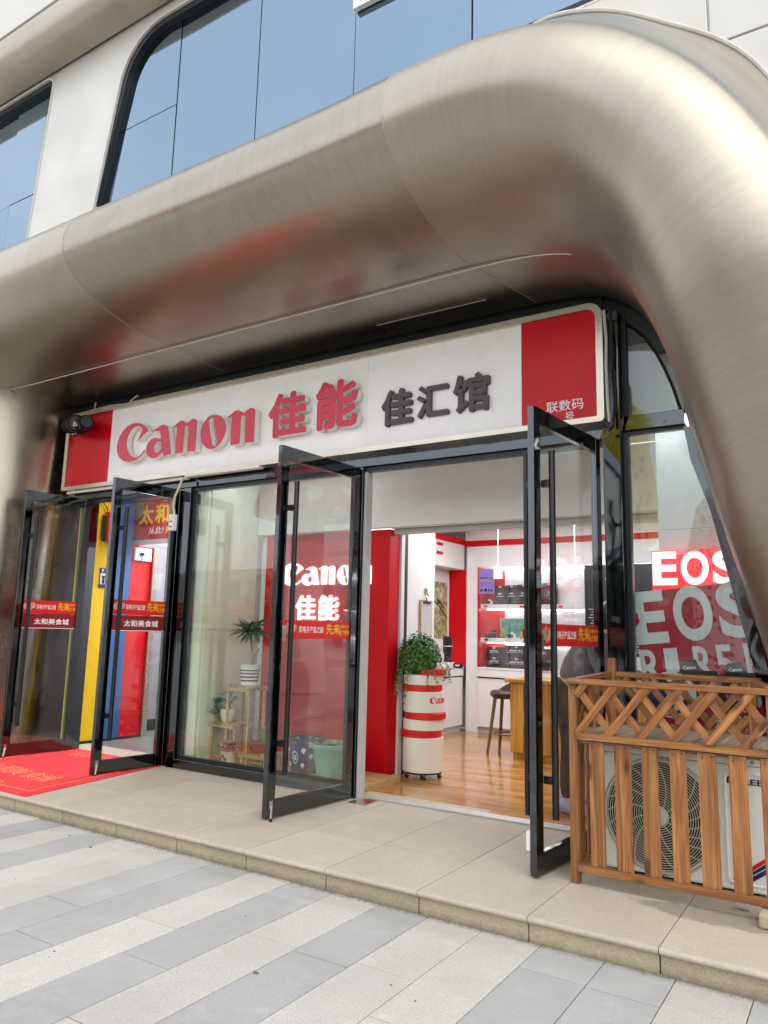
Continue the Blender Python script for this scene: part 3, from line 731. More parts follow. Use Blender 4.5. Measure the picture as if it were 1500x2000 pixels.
def bands(D, z, full, a1=None):
    """printed film bands on the pane: red promotion band, and the dark red food-hall band below it"""
    t, P, u, w, L = D; n = -u
    a0, a1 = L-.1, a1 or .02
    def film(name, aa, ab, zz0, zz1, m): return obj(name, MB().obox(P((aa+ab)/2, (zz0+zz1)/2)+w*.0068, u*((ab-aa)/2), w*.0006, Vector((0, 0, (zz1-zz0)/2))), m, t)
    s = film('promotion_band', a1, L-.087, z, z+.135, M['print_red'])
    W_ = L-.1-a1
    def at(f, zz): return P(L-.09-f*W_, zz)+w*.0076
    def word(name, body, f0, f1, zz, h, m, bold=.0): obj(name, put(MB(), glyphs(body, bold), at(f0, zz), n, UP, (f1-f0)*W_, h, .0008), m, s)
    word('print', '买电子产品之前', .22, .56, z+.045, .05, M['print_white'], .012)
    word('print', '先来', .60, .80, z+.035, .085, M['print_yellow'], .012)
    word('print', '比个价吧', .79, .96, z+.03, .045, M['print_yellow'], .012)
    word('print', '太和电子城', .80, .96, z+.088, .024, M['print_yellow'], .012)
    b = MB()
    for f, zz, r in ((.05, .07, .035), (.10, .05, .03), (.15, .08, .035), (.08, .10, .022), (.97, .05, .02)):
        c = at(f, z+zz); b.add([c+n*(r*math.cos(q))+Vector((0, 0, r*math.sin(q)*.9))+w*.0006 for q in [2*math.pi*i/9 for i in range(9)]], [tuple(range(9))])
    obj('print', b, paint('print_picture', '#e0a890', .4, .5, scale=30), s)
    if full:
        s2 = film('food_hall_band', a1, L-.087, z-.155, z-.008, M['print_dark_red'])
        obj('print', put(MB(), glyphs('太和美食城', .02), at(.20, z-.112), n, UP, .62*W_, .062, .0008), M['print_white'], s2)
        obj('print', MB().obox(P((L-.087+a1)/2, z-.149)+w*.0076, u*((L-.09-a1)/2), w*.0004, Vector((0, 0, .003))), M['print_white'], s2)
bands(DA, 1.535, True); bands(DB, 1.535, True); bands(DC, 1.365, False); bands(DD, 1.368, False)
# brass plates by the handles, contact film with a phone number on the right-hand leaf
for D, zz in ((DC, 1.40), (DD, 1.40)):
    t, P, u, w, L = D; obj('lock_plate', MB().obox(P(L-.115, zz), u*.022, w*.009, Vector((0, 0, .062))), M['stainless'], t, bevel=.003)
t, P, u, w, L = DD
obj('phone_number', put(MB(), glyphs('13832084303', .03), P(L-.36, 1.545)+w*.0072, -u, UP, .34, .04, .0008), M['print_white'], t)
obj('wall_plate', MB().obox(P(L-.03, .305)-w*.036, u*.022, w*.014, Vector((0, 0, .052))), M['white'], t, bevel=.004)
# floor spring covers
obj_ = tag(obj('floor_spring', MB().box(-3.50, -3.34, 5.02, 5.21, ZP+.0005, ZP+.006), M['stainless'], bevel=.002, org=(-3.42, 5.1, ZP)), 'bronze floor spring cover at the foot of the middle door leaf', 'door hardware')
tag(obj('floor_spring', MB().box(-1.72, -1.55, 4.98, 5.16, ZP+.0005, ZP+.006), M['white'], bevel=.002, org=(-1.63, 5.07, ZP)), 'white floor spring cover at the foot of the rightmost door leaf', 'door hardware')

# ------------------------------------------------------------------ sign box
sg = thing('shop_sign', 'long white shop sign with red ends and raised red and dark grey lettering', 'sign', (-4.5, 5.12, 2.9))
FYS = 5.06
SIGN = [(-7.60, 2.915), (-7.60, 3.80), (-1.455, 3.80), (-1.455, 2.915)]
so_ = rounded(SIGN, [.02, .13, .11, .03], 8)
cu = bpy.data.curves.new('frame', 'CURVE'); cu.dimensions = '2D'; cu.fill_mode = 'BOTH'; cu.extrude = .075
inn = rounded([(-7.545, 2.955), (-7.545, 3.755), (-1.505, 3.755), (-1.505, 2.955)], [.01, .09, .07, .01], 8)
for pts in (so_, inn):
    sp = cu.splines.new('POLY'); sp.points.add(len(pts)-1); sp.use_cyclic_u = True
    for q, p in zip(sp.points, pts): q.co = (p[0], p[1], 0, 1)
o = bpy.data.objects.new('frame', cu); COL.objects.link(o); me = bpy.data.meshes.new_from_object(o.evaluated_get(bpy.context.evaluated_depsgraph_get()))
mb = MB().add([(v.co.x, FYS+.075-v.co.z, v.co.y) for v in me.vertices], [tuple(p.vertices) for p in me.polygons]); bpy.data.objects.remove(o)
obj('frame', mb, M['stainless'], sg)
def clip(pts, x0, x1):
    """part of a convex outline between two x positions"""
    def cut(ps, x, keep):
        out = []
        for a, b in zip(ps, ps[1:]+ps[:1]):
            ia, ib = keep(a[0], x), keep(b[0], x)
            if ia: out.append(a)
            if ia != ib: t = (x-a[0])/(b[0]-a[0]); out.append((x, a[1]+t*(b[1]-a[1])))
        return out
    return cut(cut(list(pts), x0, lambda v, x: v >= x), x1, lambda v, x: v <= x)
for x0, x1, m, nm in ((-7.6, -6.845, 'sign_red', 'end_panel'), (-6.842, -4.66, 'white_panel', 'face_panel'), (-4.658, -3.82+.35, 'white_panel', 'face_panel'), (-3.468, -2.078, 'white_panel', 'face_panel'), (-2.075, -1.4, 'sign_red', 'end_panel')):
    obj(nm, MB().prism(clip(inn, x0, x1), 'y', FYS+.035, FYS+.07), M[m], sg)
FP = FYS+.035          # panel face
LD = .065
def letter(name, g, x0, z0, w, h, depth, mf, ms, parent, bev=0):
    """raised letter: pale returns with a coloured face plate on the front"""
    a = obj(name, put(MB(), g, (x0, FP-.012, z0), XR, UP, w, h, depth), ms, parent)
    obj('face', put(MB(), g, (x0, FP-.012-depth-.0005, z0), XR, UP, w, h, .004), mf, a)
    return a
CANON = [[[(1158,745),(1093,826),(1009,896),(867,966),(708,1000),(532,999),(360,954),(211,865),(96,744),(22,604),(0,458),(27,320),(91,206),(203,107),(330,40),(492,3),(647,7),(798,38),(926,96),(1032,170),(1099,247),(1079,263),(1027,216),(958,152),(867,109),(773,93),(694,104),(592,152),(494,235),(424,330),(381,441),(368,550),(394,667),(443,755),(521,839),(604,889),(699,910),(796,904),(877,874),(950,825),(872,662),(783,507),(944,614)]],
 [[(1314,699),(1493,768),(1618,817),(1690,827),(1784,802),(1880,757),(1915,623),(2003,254),(2051,39),(1791,29),(1752,142),(1675,87),(1571,27),(1463,0),(1350,18),(1231,83),(1165,168),(1137,250),(1146,340),(1193,426),(1280,494),(1389,520),(1501,520),(1654,469),(1605,676),(1446,689)], [(1671,396),(1586,412),(1513,408),(1444,358),(1413,296),(1420,231),(1464,168),(1523,135),(1597,134),(1666,177),(1704,250),(1701,328)]],
 [[(2032,698),(2165,770),(2282,838),(2350,846),(2420,823),(2545,751),(2632,792),(2732,837),(2792,830),(2868,787),(2879,731),(2878,412),(2881,35),(2616,39),(2611,330),(2610,628),(2595,672),(2556,695),(2511,696),(2479,670),(2471,623),(2468,348),(2463,40),(2201,36),(2193,385),(2193,699)]],
 [[(3533,824),(3669,763),(3775,656),(3842,526),(3843,417),(3804,288),(3733,176),(3627,79),(3501,21),(3370,11),(3250,55),(3142,148),(3065,255),(3023,384),(3027,496),(3067,615),(3150,728),(3252,814),(3383,843)], [(3372,779),(3433,740),(3449,651),(3515,446),(3595,168),(3584,109),(3530,66),(3463,74),(3418,122),(3358,343),(3287,599),(3275,699),(3306,763)]],
 [[(3837,697),(3976,769),(4098,837),(4169,845),(4242,822),(4373,750),(4463,791),(4568,836),(4630,829),(4710,786),(4721,730),(4720,411),(4723,34),(4447,38),(4442,329),(4441,627),(4425,671),(4384,694),(4338,695),(4303,669),(4296,622),(4292,347),(4287,39),(4013,35),(4005,384),(4005,698)]]]
def canon(mb_maker, X0, Z0, H):
    out = []
    for gl in CANON:
        xs = [p[0] for s in gl for p in s]; zs = [p[1] for s in gl for p in s]
        out.append((poly_glyph(gl), X0+min(xs)/1000*H, Z0+min(zs)/1000*H, (max(xs)-min(xs))/1000*H, (max(zs)-min(zs))/1000*H))
    return out
CG = canon(None, 0, 0, 1.0)
for g, x, z, w, h in CG:
    letter('letter', g, -6.622+x*.4134, 3.1186+z*.4134, w*.4134, h*.4134, LD, M['letter_red'], M['letter_side'], sg)
letter('letter', glyphs('佳', .034), -4.505, 3.135, .445, .415, LD, M['letter_red'], M['letter_side'], sg)
letter('letter', glyphs('能', .034), -3.965, 3.14, .455, .435, LD, M['letter_red'], M['letter_side'], sg)
sx = 5.07/5.05
for ch, x0, x1, z0, z1 in (('佳', -3.308, -3.006, 3.105, 3.415), ('汇', -2.968, -2.679, 3.13, 3.40), ('馆', -2.639, -2.328, 3.125, 3.435)):
    obj('letter', put(MB(), glyphs(ch, .034), (x0, FP+.001, z0), XR, UP, x1-x0, z1-z0, .035), M['darkgrey'], sg)
obj('print', put(MB(), glyphs('联数码', .004), (-1.885, FP-.0005, 3.034), XR, UP, .275, .082, .002), M['print_white'], sg)
obj('print', put(MB(), glyphs('号', .004), (-1.745, FP-.0005, 2.957), XR, UP, .065, .064, .002), M['print_white'], sg)
obj('trunking', MB().box(-7.55, -5.62, 5.10, 5.14, 2.883, 2.912), M['white'], sg, bevel=.003)
obj('trunking', MB().box(-5.6, -4.62, 5.05, 5.12, 2.893, 2.914), M['white'], sg, bevel=.003)
# loose cables lying over the top edge and down the right end of the sign
cb = thing('cable', 'loose pale cable running along the top left corner of the shop sign', 'cable', (-7.3, 5.15, 3.8))
obj('wire', MB().tube([(-7.58, 5.13, 3.70), (-7.55, 5.12, 3.775), (-7.45, 5.11, 3.815), (-7.2, 5.1, 3.818), (-6.9, 5.11, 3.83), (-6.75, 5.12, 3.822)], .008, 6).tube([(-7.17, 5.11, 3.82), (-7.18, 5.10, 3.86), (-7.16, 5.10, 3.90)], .007, 6).tube([(-6.58, 5.1, 3.815), (-6.48, 5.09, 3.86), (-6.44, 5.09, 3.865)], .009, 6), M['gasket'], cb)
cb = thing('cable', 'looped brown and white cables hanging on the right end of the shop sign', 'cable', (-1.42, 5.12, 3.3))
obj('wire', MB().tube([(-1.44, 5.06, 3.72), (-1.425, 5.05, 3.5), (-1.43, 5.05, 3.3), (-1.425, 5.05, 3.05), (-1.42, 5.06, 2.9)], .011, 6), M['gasket'], cb)
obj('wire', MB().tube([(-1.43, 5.07, 3.7), (-1.40, 5.06, 3.72), (-1.385, 5.05, 3.6), (-1.39, 5.05, 3.2), (-1.38, 5.05, 3.0), (-1.395, 5.05, 2.86), (-1.43, 5.06, 2.84)], .012, 6).tube([(-1.40, 5.05, 3.3), (-1.37, 5.05, 3.25), (-1.365, 5.05, 3.0), (-1.40, 5.05, 2.9)], .009, 6), M['matt_black'], cb)
# twin black floodlight on the left end
fl = thing('floodlight', 'black twin-headed spotlight fixed to the red left end of the shop sign', 'spotlight', (-7.3, 5.0, 3.62))
obj('bracket', MB().box(-7.47, -7.40, 4.98, FP, 3.55, 3.70), M['white'], fl, bevel=.003)
for i, (x, y, z, a, s) in enumerate([(-7.30, 4.93, 3.62, 20, 1.1), (-7.10, 4.92, 3.58, -12, .9)]):
    d = Vector((math.cos(R(a)), -.35, -.12*(-1)**i)).normalized()
    b = MB(); c = Vector((x, y, z)); b.tube([c-d*.13*s, c-d*.05*s, c+d*.05*s, c+d*.14*s], [.06*s, .075*s, .085*s, .09*s], 14)
    for k in range(4): q = c-d*(.10-.035*k)*s; b.tube([q, q+d*.012], .088*s, 14)
    h = obj('lamp_head', b, M['matt_black'], fl, smooth=True)
    q = c+d*.142*s
    obj('lens', MB().tube([q, q+d*.004], .07*s, 14), M['darkgrey'], h)
obj('yoke', MB().tube([(-7.42, 5.0, 3.6), (-7.3, 4.98, 3.70), (-7.12, 4.98, 3.68), (-7.08, 4.95, 3.6)], .018, 8).tube([(-7.3, 4.96, 3.51), (-7.26, 4.93, 3.48), (-7.22, 4.96, 3.51)], .01, 6), M['matt_black'], fl)
obj('plug', MB().box(-7.17, -7.13, 4.84, 4.87, 3.56, 3.61).box(-7.11, -7.085, 4.84, 4.87, 3.555, 3.59), M['lightgrey'], fl)
# socket strip dangling below the sign
ss = thing('socket_strip', 'white socket strip dangling on a cable from the bottom of the sign', 'socket strip', (-5.66, 5.05, 2.6))
obj('cable', MB().tube([(-5.64, 5.07, 2.89), (-5.655, 5.05, 2.80), (-5.69, 5.03, 2.70), (-5.70, 5.03, 2.6), (-5.685, 5.03, 2.54), (-5.69, 5.03, 2.51)], .012, 8), paint('cream_cable', '#d9cf9f', .5), ss, smooth=True)
sb_ = obj('socket_box', MB().box(-5.725, -5.655, 5.0, 5.05, 2.36, 2.52), M['white'], ss, bevel=.006)
obj('socket_slot', MB().box(-5.705, -5.695, 4.997, 5.0, 2.44, 2.455).box(-5.685, -5.675, 4.997, 5.0, 2.44, 2.455).box(-5.705, -5.695, 4.997, 5.0, 2.39, 2.405).box(-5.685, -5.675, 4.997, 5.0, 2.39, 2.405), M['matt_black'], sb_)

# ================================================================== INSIDE: food hall on the left
hall = structure('food_hall', (-6.5, 6.5, ZP))
obj('hall_floor', MB().box(-9, -5.56, 5.602, 10, .06, ZP), M['hall_floor'], hall)
obj('hall_wall', MB().box(-7.64, -7.5, 5.36, 5.78, ZP+.03, 2.95), M['yellow'], hall)
obj('wall_trim', MB().box(-7.535, -7.505, 5.30, 5.355, ZP, 2.95), M['green'], hall)
obj('hall_wall', MB().box(-7.64, -7.5, 5.785, 6.02, ZP+.03, 2.95), M['blue'], hall)
obj('hall_wall', MB().box(-7.64, -7.5, 6.025, 6.32, ZP+.03, 2.4), M['red'], hall)
obj('wall_trim', MB().box(-7.64, -7.46, 6.325, 6.40, ZP, 2.4), M['stainless'], hall)
obj('hall_wall', MB().box(-8.0, -7.86, 6.41, 9, ZP+.14, 2.5), M['grey'], hall)
obj('skirting', MB().box(-7.855, -7.84, 6.41, 9, ZP, ZP+.14).box(-7.499, -7.49, 5.36, 6.3, ZP, ZP+.03), M['black'], hall)
obj('hall_wall', MB().box(-9, -5.56, 9.0, 9.1, ZP, 3), M['lightgrey'], hall)
obj('hall_wall', MB().box(-5.62, -5.56, 5.3, 9.0, ZP, 3), M['lightgrey'], hall)
obj('hall_ceiling', MB().box(-9, -5.4, 5.302, 9.1, 2.96, 3.05), M['lightgrey'], hall)
obj('hall_wall', MB().box(-8.7, -7.66, 5.98, 6.02, ZP, 2.95), M['fascia'], hall)
obj('ceiling_glow', MB().box(-7.3, -6.0, 6.4, 7.8, 2.93, 2.955), M['lamp'], hall)
obj('ceiling_glow', MB().box(-7.2, -6.0, 5.5, 5.75, 2.93, 2.955), M['lamp_soft'], hall)  # added glowing strip, no fitting known here; brightens the red hall sign
hs_ = thing('food_hall_sign', 'dark red hanging sign with yellow Chinese characters inside the left doorway', 'sign', (-6.6, 6.1, 2.45))
obj('panel', MB().box(-7.70, -5.64, 6.1, 6.16, 2.47, 2.955), M['hall_red'], hs_)
obj('panel_base', MB().box(-7.70, -5.64, 6.085, 6.17, 2.42, 2.468), M['lightgrey'], hs_)
for ch, x0, x1 in (('太', -7.51, -7.25), ('和', -7.22, -6.98), ('美', -6.94, -6.70), ('食', -6.64, -6.40), ('城', -6.33, -6.08)):
    obj('letter', put(MB(), glyphs(ch, .03), (x0, 6.099, 2.66), XR, UP, x1-x0, .24, .004), M['print_yellow'], hs_)
obj('letter', put(MB(), glyphs('从此!', .0), (-7.32, 6.099, 2.535), XR, UP, .26, .09, .003), M['print_white'], hs_)
obj('letter', put(MB(), glyphs('美食', .02), (-7.03, 6.099, 2.535), XR, UP, .24, .09, .003), M['print_yellow'], hs_)
obj('picture', MB().prism([(-7.56+.13*math.cos(a), 2.86+.13*math.sin(a)) for a in [2*math.pi*i/16 for i in range(16)] if 2.86+.13*math.sin(a) < 2.96], 'y', 6.094, 6.099), paint('noodle_picture', '#9a8458', .5, .7, scale=60), hs_)
el = thing('emergency_light', 'black box with a red strap hanging on the yellow wall', 'box', (-7.45, 5.6, 2.5))
obj('body', MB().box(-7.495, -7.40, 5.55, 5.73, 2.40, 2.70), M['black'], el, bevel=.02)
obj('strap', MB().box(-7.398, -7.392, 5.565, 5.585, 2.37, 2.74).box(-7.46, -7.39, 5.56, 5.70, 2.715, 2.735), M['red'], el)
obj('wire', MB().tube([(-7.48, 5.40, 2.88), (-7.46, 5.5, 2.87), (-7.46, 5.58, 2.80), (-7.46, 5.62, 2.7)], .006, 6), M['black'], el)
pn = thing('police_notice', 'small blue and white police notice with two officers on the yellow wall', 'notice', (-7.49, 5.65, 1.9))
obj('plate', MB().box(-7.498, -7.488, 5.585, 5.735, 1.86, 2.09), M['print_navy'], pn)
obj('field', MB().box(-7.4875, -7.4865, 5.588, 5.732, 1.90, 2.03), paint('pale_blue_print', '#d5d3e8', .5), pn)
obj('print', put(MB(), glyphs('警', .01), (-7.4865, 5.60, 2.045), YR, UP, .03, .034, .0005), M['print_white'], pn)
b = MB()
for y in (5.632, 5.688):
    b.box(-7.4863, -7.4855, y-.018, y+.018, 1.908, 1.955)
    b.add([(-7.4858, y+.017*math.cos(a), 1.972+.017*math.sin(a)) for a in [2*math.pi*i/10 for i in range(10)]], [tuple(range(10))])
    b.box(-7.4863, -7.4855, y-.022, y+.022, 1.983, 2.0)
obj('print', b, M['print_black'], pn)
so2 = thing('wall_socket', 'white double socket with a black plug above the red wall section in the food hall', 'socket', (-7.48, 6.2, 2.3))
obj('plate', MB().box(-7.499, -7.47, 6.05, 6.30, 2.22, 2.38), M['white'], so2, bevel=.005)
obj('plug', MB().box(-7.469, -7.43, 6.12, 6.155, 2.28, 2.32).tube([(-7.44, 6.14, 2.28), (-7.44, 6.10, 2.18), (-7.46, 6.05, 2.12)], .006, 6), M['black'], so2)
# red carpet lying from the doorway to the platform edge
cp = thing('carpet', 'red entrance carpet with faded orange Chinese characters before the left doorway', 'carpet', (-6.6, 4.4, ZP))
CPX = [(-5.535, 3.625), (-5.79, 5.20), (-7.42, 5.30), (-7.27, 3.63)]
obj('pile', MB().prism(CPX, 'z', ZP+.0005, ZP+.007), M['carpet'], cp)
zz = ZP+.0072
for i, ch in enumerate('太和美食城'):
    x = -7.03+.225*i+.02*(i % 2); obj('print', put(MB(), glyphs(ch, .0), (x, 4.08-.015*i, zz), XR, (-.06, 1, 0), .20, .24, .0006), M['gold_print'], cp)
b = MB()
inner = [(-5.68, 3.75), (-5.88, 5.08), (-7.30, 5.16), (-7.16, 3.76)]
b.tube([(x, y, zz) for x, y in inner+[inner[0]]], .004, 4)
obj('print', b, M['gold_print'], cp)
b = MB()
for cx, cy, s in ((-6.45, 3.80, 1), (-6.2, 3.80, -1), (-6.1, 4.88, 1), (-6.9, 5.02, 1)):
    for k in range(3): b.tube([(cx+s*(k*.09+.04*math.cos(q)), cy+.045*math.sin(q), zz) for q in [i*.5 for i in range(11)]], .005, 4)
obj('print', b, M['gold_print'], cp)

# ================================================================== INSIDE: camera shop
shop = structure('shop_interior', (-3, 7, ZP))
obj('subfloor', MB().box(-5.4, 1.2, 5.3, 10, .0, .09), M['joint'], shop)
rows_ = {}
yb = 5.37
i = 0
while yb < 9.8:
    x = -4.9+((i*.47) % 1.2)-1.2
    while x < .6:
        a, b2 = max(x, -5.0), min(x+1.2, .6)
        if b2-a > .05 and not (yb < 6.0 and b2 < -3.75):
            mb = MB().box(a+.0006, b2-.0006, yb+.0006, yb+.1244, .092, ZP+random.uniform(-.0004, .0004)); obj('plank', mb, M['floor_wood'], shop, org=((a+b2)/2, yb+.06, ZP))
        x += 1.2
    yb += .125; i += 1
# bulkhead, pillar, door reveal
obj('bulkhead', MB().box(-5.44, -2.2, 5.98, 6.04, 2.415, 2.96), M['white'], shop)
obj('bulkhead', MB().box(-2.195, -.2, 5.98, 6.04, 2.415, 2.96), M['white'], shop)
obj('ceiling', MB().box(-5.44, 1, 5.302, 5.979, 2.965, 3.0), M['white'], shop)
pil = thing('red_pillar', 'bright red square pillar between the plant display and the trolley', 'pillar', (-3.93, 6.13, ZP))
obj('shaft', MB().box(-4.045, -3.81, 6.045, 6.225, ZP+.012, 2.405), M['red'], pil, bevel=.003)
obj('skirting', MB().box(-4.055, -3.80, 6.035, 6.23, ZP, ZP+.011), M['white'], pil)
obj('door_reveal', MB().box(-3.88, -3.79, 6.235, 6.30, ZP, 2.40), M['white'], shop)
obj('shutter_track', MB().box(-3.88, -3.785, 6.302, 6.345, ZP, 2.40), M['black'], shop)
obj('side_wall', MB().box(-3.95, -3.80, 6.347, 6.92, ZP, 2.9), M['white'], shop)
obj('shutter_rail', MB().box(-3.8, -.3, 6.10, 6.16, 2.36, 2.41).box(-3.8, -.3, 6.17, 6.24, 2.385, 2.41), M['lightgrey'], shop, bevel=.004)
obj('shutter_box', MB().box(-3.8, -.3, 6.05, 6.30, 2.412, 2.42), M['lightgrey'], shop)
# room shell
obj('void_wall', MB().box(-8.8, 1.4, 5.66, 5.70, 3.05, 4.6), M['fascia'], shop)
CZ = 2.86
obj('ceiling', MB().box(-5.6, 1.2, 6.3, 10.1, CZ, CZ+.1), paint('glossy_ceiling', '#dcdcdc', .12, .02), shop)
obj('back_wall', MB().box(-5.6, 1.2, 9.92, 10.0, ZP, CZ), M['white'], shop)
obj('back_wall', MB().box(-4.58, 1.2, 9.6, 9.66, 2.36, 2.655), M['white'], shop)
obj('red_band', MB().box(-4.78, 1.2, 9.585, 9.66, 2.657, 2.735), M['red'], shop)
obj('red_band', MB().box(-4.86, -4.785, 7, 9.6, 2.68, 2.76), M['red'], shop)
obj('back_wall', MB().box(-4.78, 1.2, 9.595, 9.66, 2.737, CZ), M['white'], shop)
obj('corner_column', MB().box(-4.765, -4.585, 9.62, 9.9, ZP, 2.655), M['white'], shop)
obj('side_wall', MB().box(-5.3, -5.05, 7.0, 9.62, .98, 2.68), M['white'], shop)
obj('side_wall', MB().box(-5.3, -4.80, 7.0, 9.618, 2.33, 2.678), M['white'], shop)
obj('side_wall', MB().box(-5.4, -5.3, 6.3, 9.9, ZP, CZ), M['white'], shop)
obj('side_wall', MB().box(1.1, 1.2, 5.4, 9.9, ZP, CZ), M['white'], shop)
obj('alcove_return', MB().box(-5.05, -4.77, 9.62, 9.66, .986, 2.33), M['red'], shop)
obj('letter_fragment', MB().box(-4.795, -4.79, 8.78, 8.95, 2.60, 2.64).box(-4.795, -4.79, 8.78, 8.95, 2.48, 2.52), M['red'], shop)
for n_, (x0, x1, y0, y1) in enumerate(((-4.4, -2.6, 7.2, 7.5), (-4.4, -2.0, 8.3, 8.5), (-2.0, -.6, 7.4, 7.8), (-4.3, -3.2, 6.6, 6.8))):
    obj('ceiling_glow', MB().box(x0, x1, y0, y1, CZ-.02, CZ-.002), M['lamp'], shop)
# counters
ct = thing('counter', 'white drawer counter below the black camera boxes on the back wall', 'counter', (-2.5, 9.6, ZP))
obj('carcass', MB().box(-4.58, 1.0, 9.6, 9.9, ZP+.08, .84), M['white'], ct)
obj('plinth', MB().box(-4.58, 1.0, 9.64, 9.88, ZP, ZP+.078), M['lightgrey'], ct)
for x in (-4.58, -3.3, -2.0): obj('drawer', MB().box(x+.005, x+1.27, 9.57, 9.599, .86, .962), M['white'], ct, bevel=.003)
obj('worktop', MB().box(-4.58, 1.0, 9.56, 9.9, .964, .985), M['white'], ct, bevel=.003)
ct2 = thing('counter', 'white counter under the bird photograph along the left shop wall', 'counter', (-4.9, 8.2, ZP))
obj('carcass', MB().box(-5.3, -4.815, 7.0, 9.615, ZP+.08, .84), M['white'], ct2)
obj('drawer', MB().box(-5.3, -4.80, 7.0, 9.615, .86, .962), M['white'], ct2, bevel=.003)
obj('worktop', MB().box(-5.3, -4.79, 7.0, 9.615, .964, .985), M['white'], ct2, bevel=.003)
obj('plinth', MB().box(-5.3, -4.84, 7.0, 9.615, ZP, ZP+.078), M['lightgrey'], ct2)
# bird photograph
def m_bird():
    k = NT('bird_photograph'); v = k.coord('Object', (1, 6, 4)); n = k.noise(v, 1.4, 6, .7, 1.5)
    k.bsdf(k.ramp(n, [(.3, lin('#3a3f1f')), (.45, lin('#77803f')), (.56, lin('#b7b890')), (.7, lin('#dcd8e6'))]), .3); return k.m
bp = thing('bird_photograph', 'large framed photograph of a dark bird on a branch in the alcove', 'picture', (-5.0, 9.0, 1.7))
obj('mount', MB().box(-5.048, -5.03, 8.55, 9.6, 1.22, 2.28), M['white'], bp)
ph = obj('photo', MB().box(-5.029, -5.025, 8.62, 9.53, 1.36, 2.14), m_bird(), bp)
b = MB().ball((-5.022, 9.28, 1.86), .003, .05, .028).ball((-5.022, 9.24, 1.895), .003, .02, .018).tube([(-5.022, 9.32, 1.85), (-5.022, 9.42, 1.78)], .008, 6).tube([(-5.022, 9.1, 1.88), (-5.022, 9.3, 1.80), (-5.022, 9.5, 1.65)], .009, 6)
obj('bird', b, M['print_black'], ph)
# glazed niche with shelves of boxes
nc = thing('display_cabinet', 'lit white wall cabinet with red lining and shelves behind sliding glass', 'cabinet', (-2.8, 9.75, 1))
obj('back_panel', MB().box(-4.30, 1.0, 9.90, 9.918, .985, 2.36), M['white'], nc)
obj('side_panel', MB().box(-4.584, -4.57, 9.6, 9.91, .985, 2.36).box(-4.569, -4.31, 9.895, 9.917, .985, 2.36), M['red'], nc)
for z in (1.385, 1.845): obj('shelf', MB().box(-4.565, 1.0, 9.66, 9.89, z-.06, z), M['white'], nc, bevel=.004)
obj('glow_strip', MB().box(-4.55, .9, 9.82, 9.86, 2.33, 2.35).box(-4.55, .9, 9.84, 9.87, 1.77, 1.782).box(-4.55, .9, 9.84, 9.87, 1.31, 1.322), M['lamp_soft'], nc)
for x0, x1 in ((-4.56, -4.12), (-4.10, -3.2), (-3.18, -2.2)): obj('pane', MB().box(x0, x1, 9.612, 9.618, .99, 2.35), M['case_glass'], nc)
for i in range(14):
    x = -4.5+i*.19; obj('price_label', MB().box(x, x+.05, 9.655, 9.659, 1.345, 1.372), M['print_white'] if i % 3 else M['print_black'], nc)
for i in range(10):
    x = -4.52+i*.27; obj('price_label', MB().box(x, x+.06, 9.655, 9.659, 1.803, 1.83), M['print_white'] if i % 2 else M['print_red'], nc)
GROUPB = 'black camera boxes on the cabinet shelves'
def cbox(x0, x1, y0, y1, z0, z1, txt, label, tw=.5):
    t = thing('camera_box', label, 'box', ((x0+x1)/2, (y0+y1)/2, z0), GROUPB)
    obj('carton', MB().box(x0, x1, y0, y1, z0, z1), M['black'], t, bevel=.002)
    obj('print', put(MB(), glyphs(txt, .02), (x0+(x1-x0)*(1-tw)/2, y0-.0006, z0+(z1-z0)*.52), XR, UP, (x1-x0)*tw, .022, .0006).box(x0+.03, x1-.03, y0-.0012, y0-.0006, z0+(z1-z0)*.42, z0+(z1-z0)*.44), M['print_white'], t)
    obj('tab', MB().box((x0+x1)/2-.02, (x0+x1)/2+.02, y0-.0012, y0-.0004, z1-.028, z1-.002), M['lightgrey'], t)
for i, (x0, x1) in enumerate(((-4.36, -4.20), (-4.19, -4.03), (-4.02, -3.85), (-3.84, -3.66), (-3.65, -3.5))):
    n_ = ('first', 'second', 'third', 'fourth', 'fifth')[i]
    cbox(x0, x1, 9.68, 9.84, 1.847, 2.10+.008*i, 'RF', 'tall black lens box on the top cabinet shelf, %s from the left' % n_, .3)
for i, (x0, x1, z1, txt) in enumerate(((-4.47, -4.25, 1.265, 'EOS R6'), (-4.21, -3.86, 1.29, 'EOS R7'), (-3.84, -3.55, 1.26, 'EOS RP'))):
    pos = ('left end', 'middle', 'right end')[i]
    cbox(x0, x1, 9.66, 9.86, .986, 1.125, 'EOS R8' if i == 0 else 'EOS R10', 'lower black camera box at the %s of the bottom cabinet shelf' % pos, .55)
    cbox(x0, x1, 9.66, 9.86, 1.127, z1, txt, 'upper black camera box at the %s of the bottom cabinet shelf' % pos, .55)
pf = thing('framed_picture', 'small green landscape picture standing on the middle cabinet shelf', 'picture', (-4.2, 9.8, 1.39))
obj('frame', MB().box(-4.33, -3.98, 9.80, 9.82, 1.40, 1.66), M['lightgrey'], pf)
obj('photo', MB().box(-4.32, -3.99, 9.797, 9.80, 1.41, 1.65), paint('landscape_print', '#4f8f7c', .3, .55, scale=14), pf)
obj('foliage', MB().ball((-4.29, 9.78, 1.47), .03, .015, .06).ball((-4.25, 9.77, 1.45), .025, .012, .05), M['leaf_light'], pf)
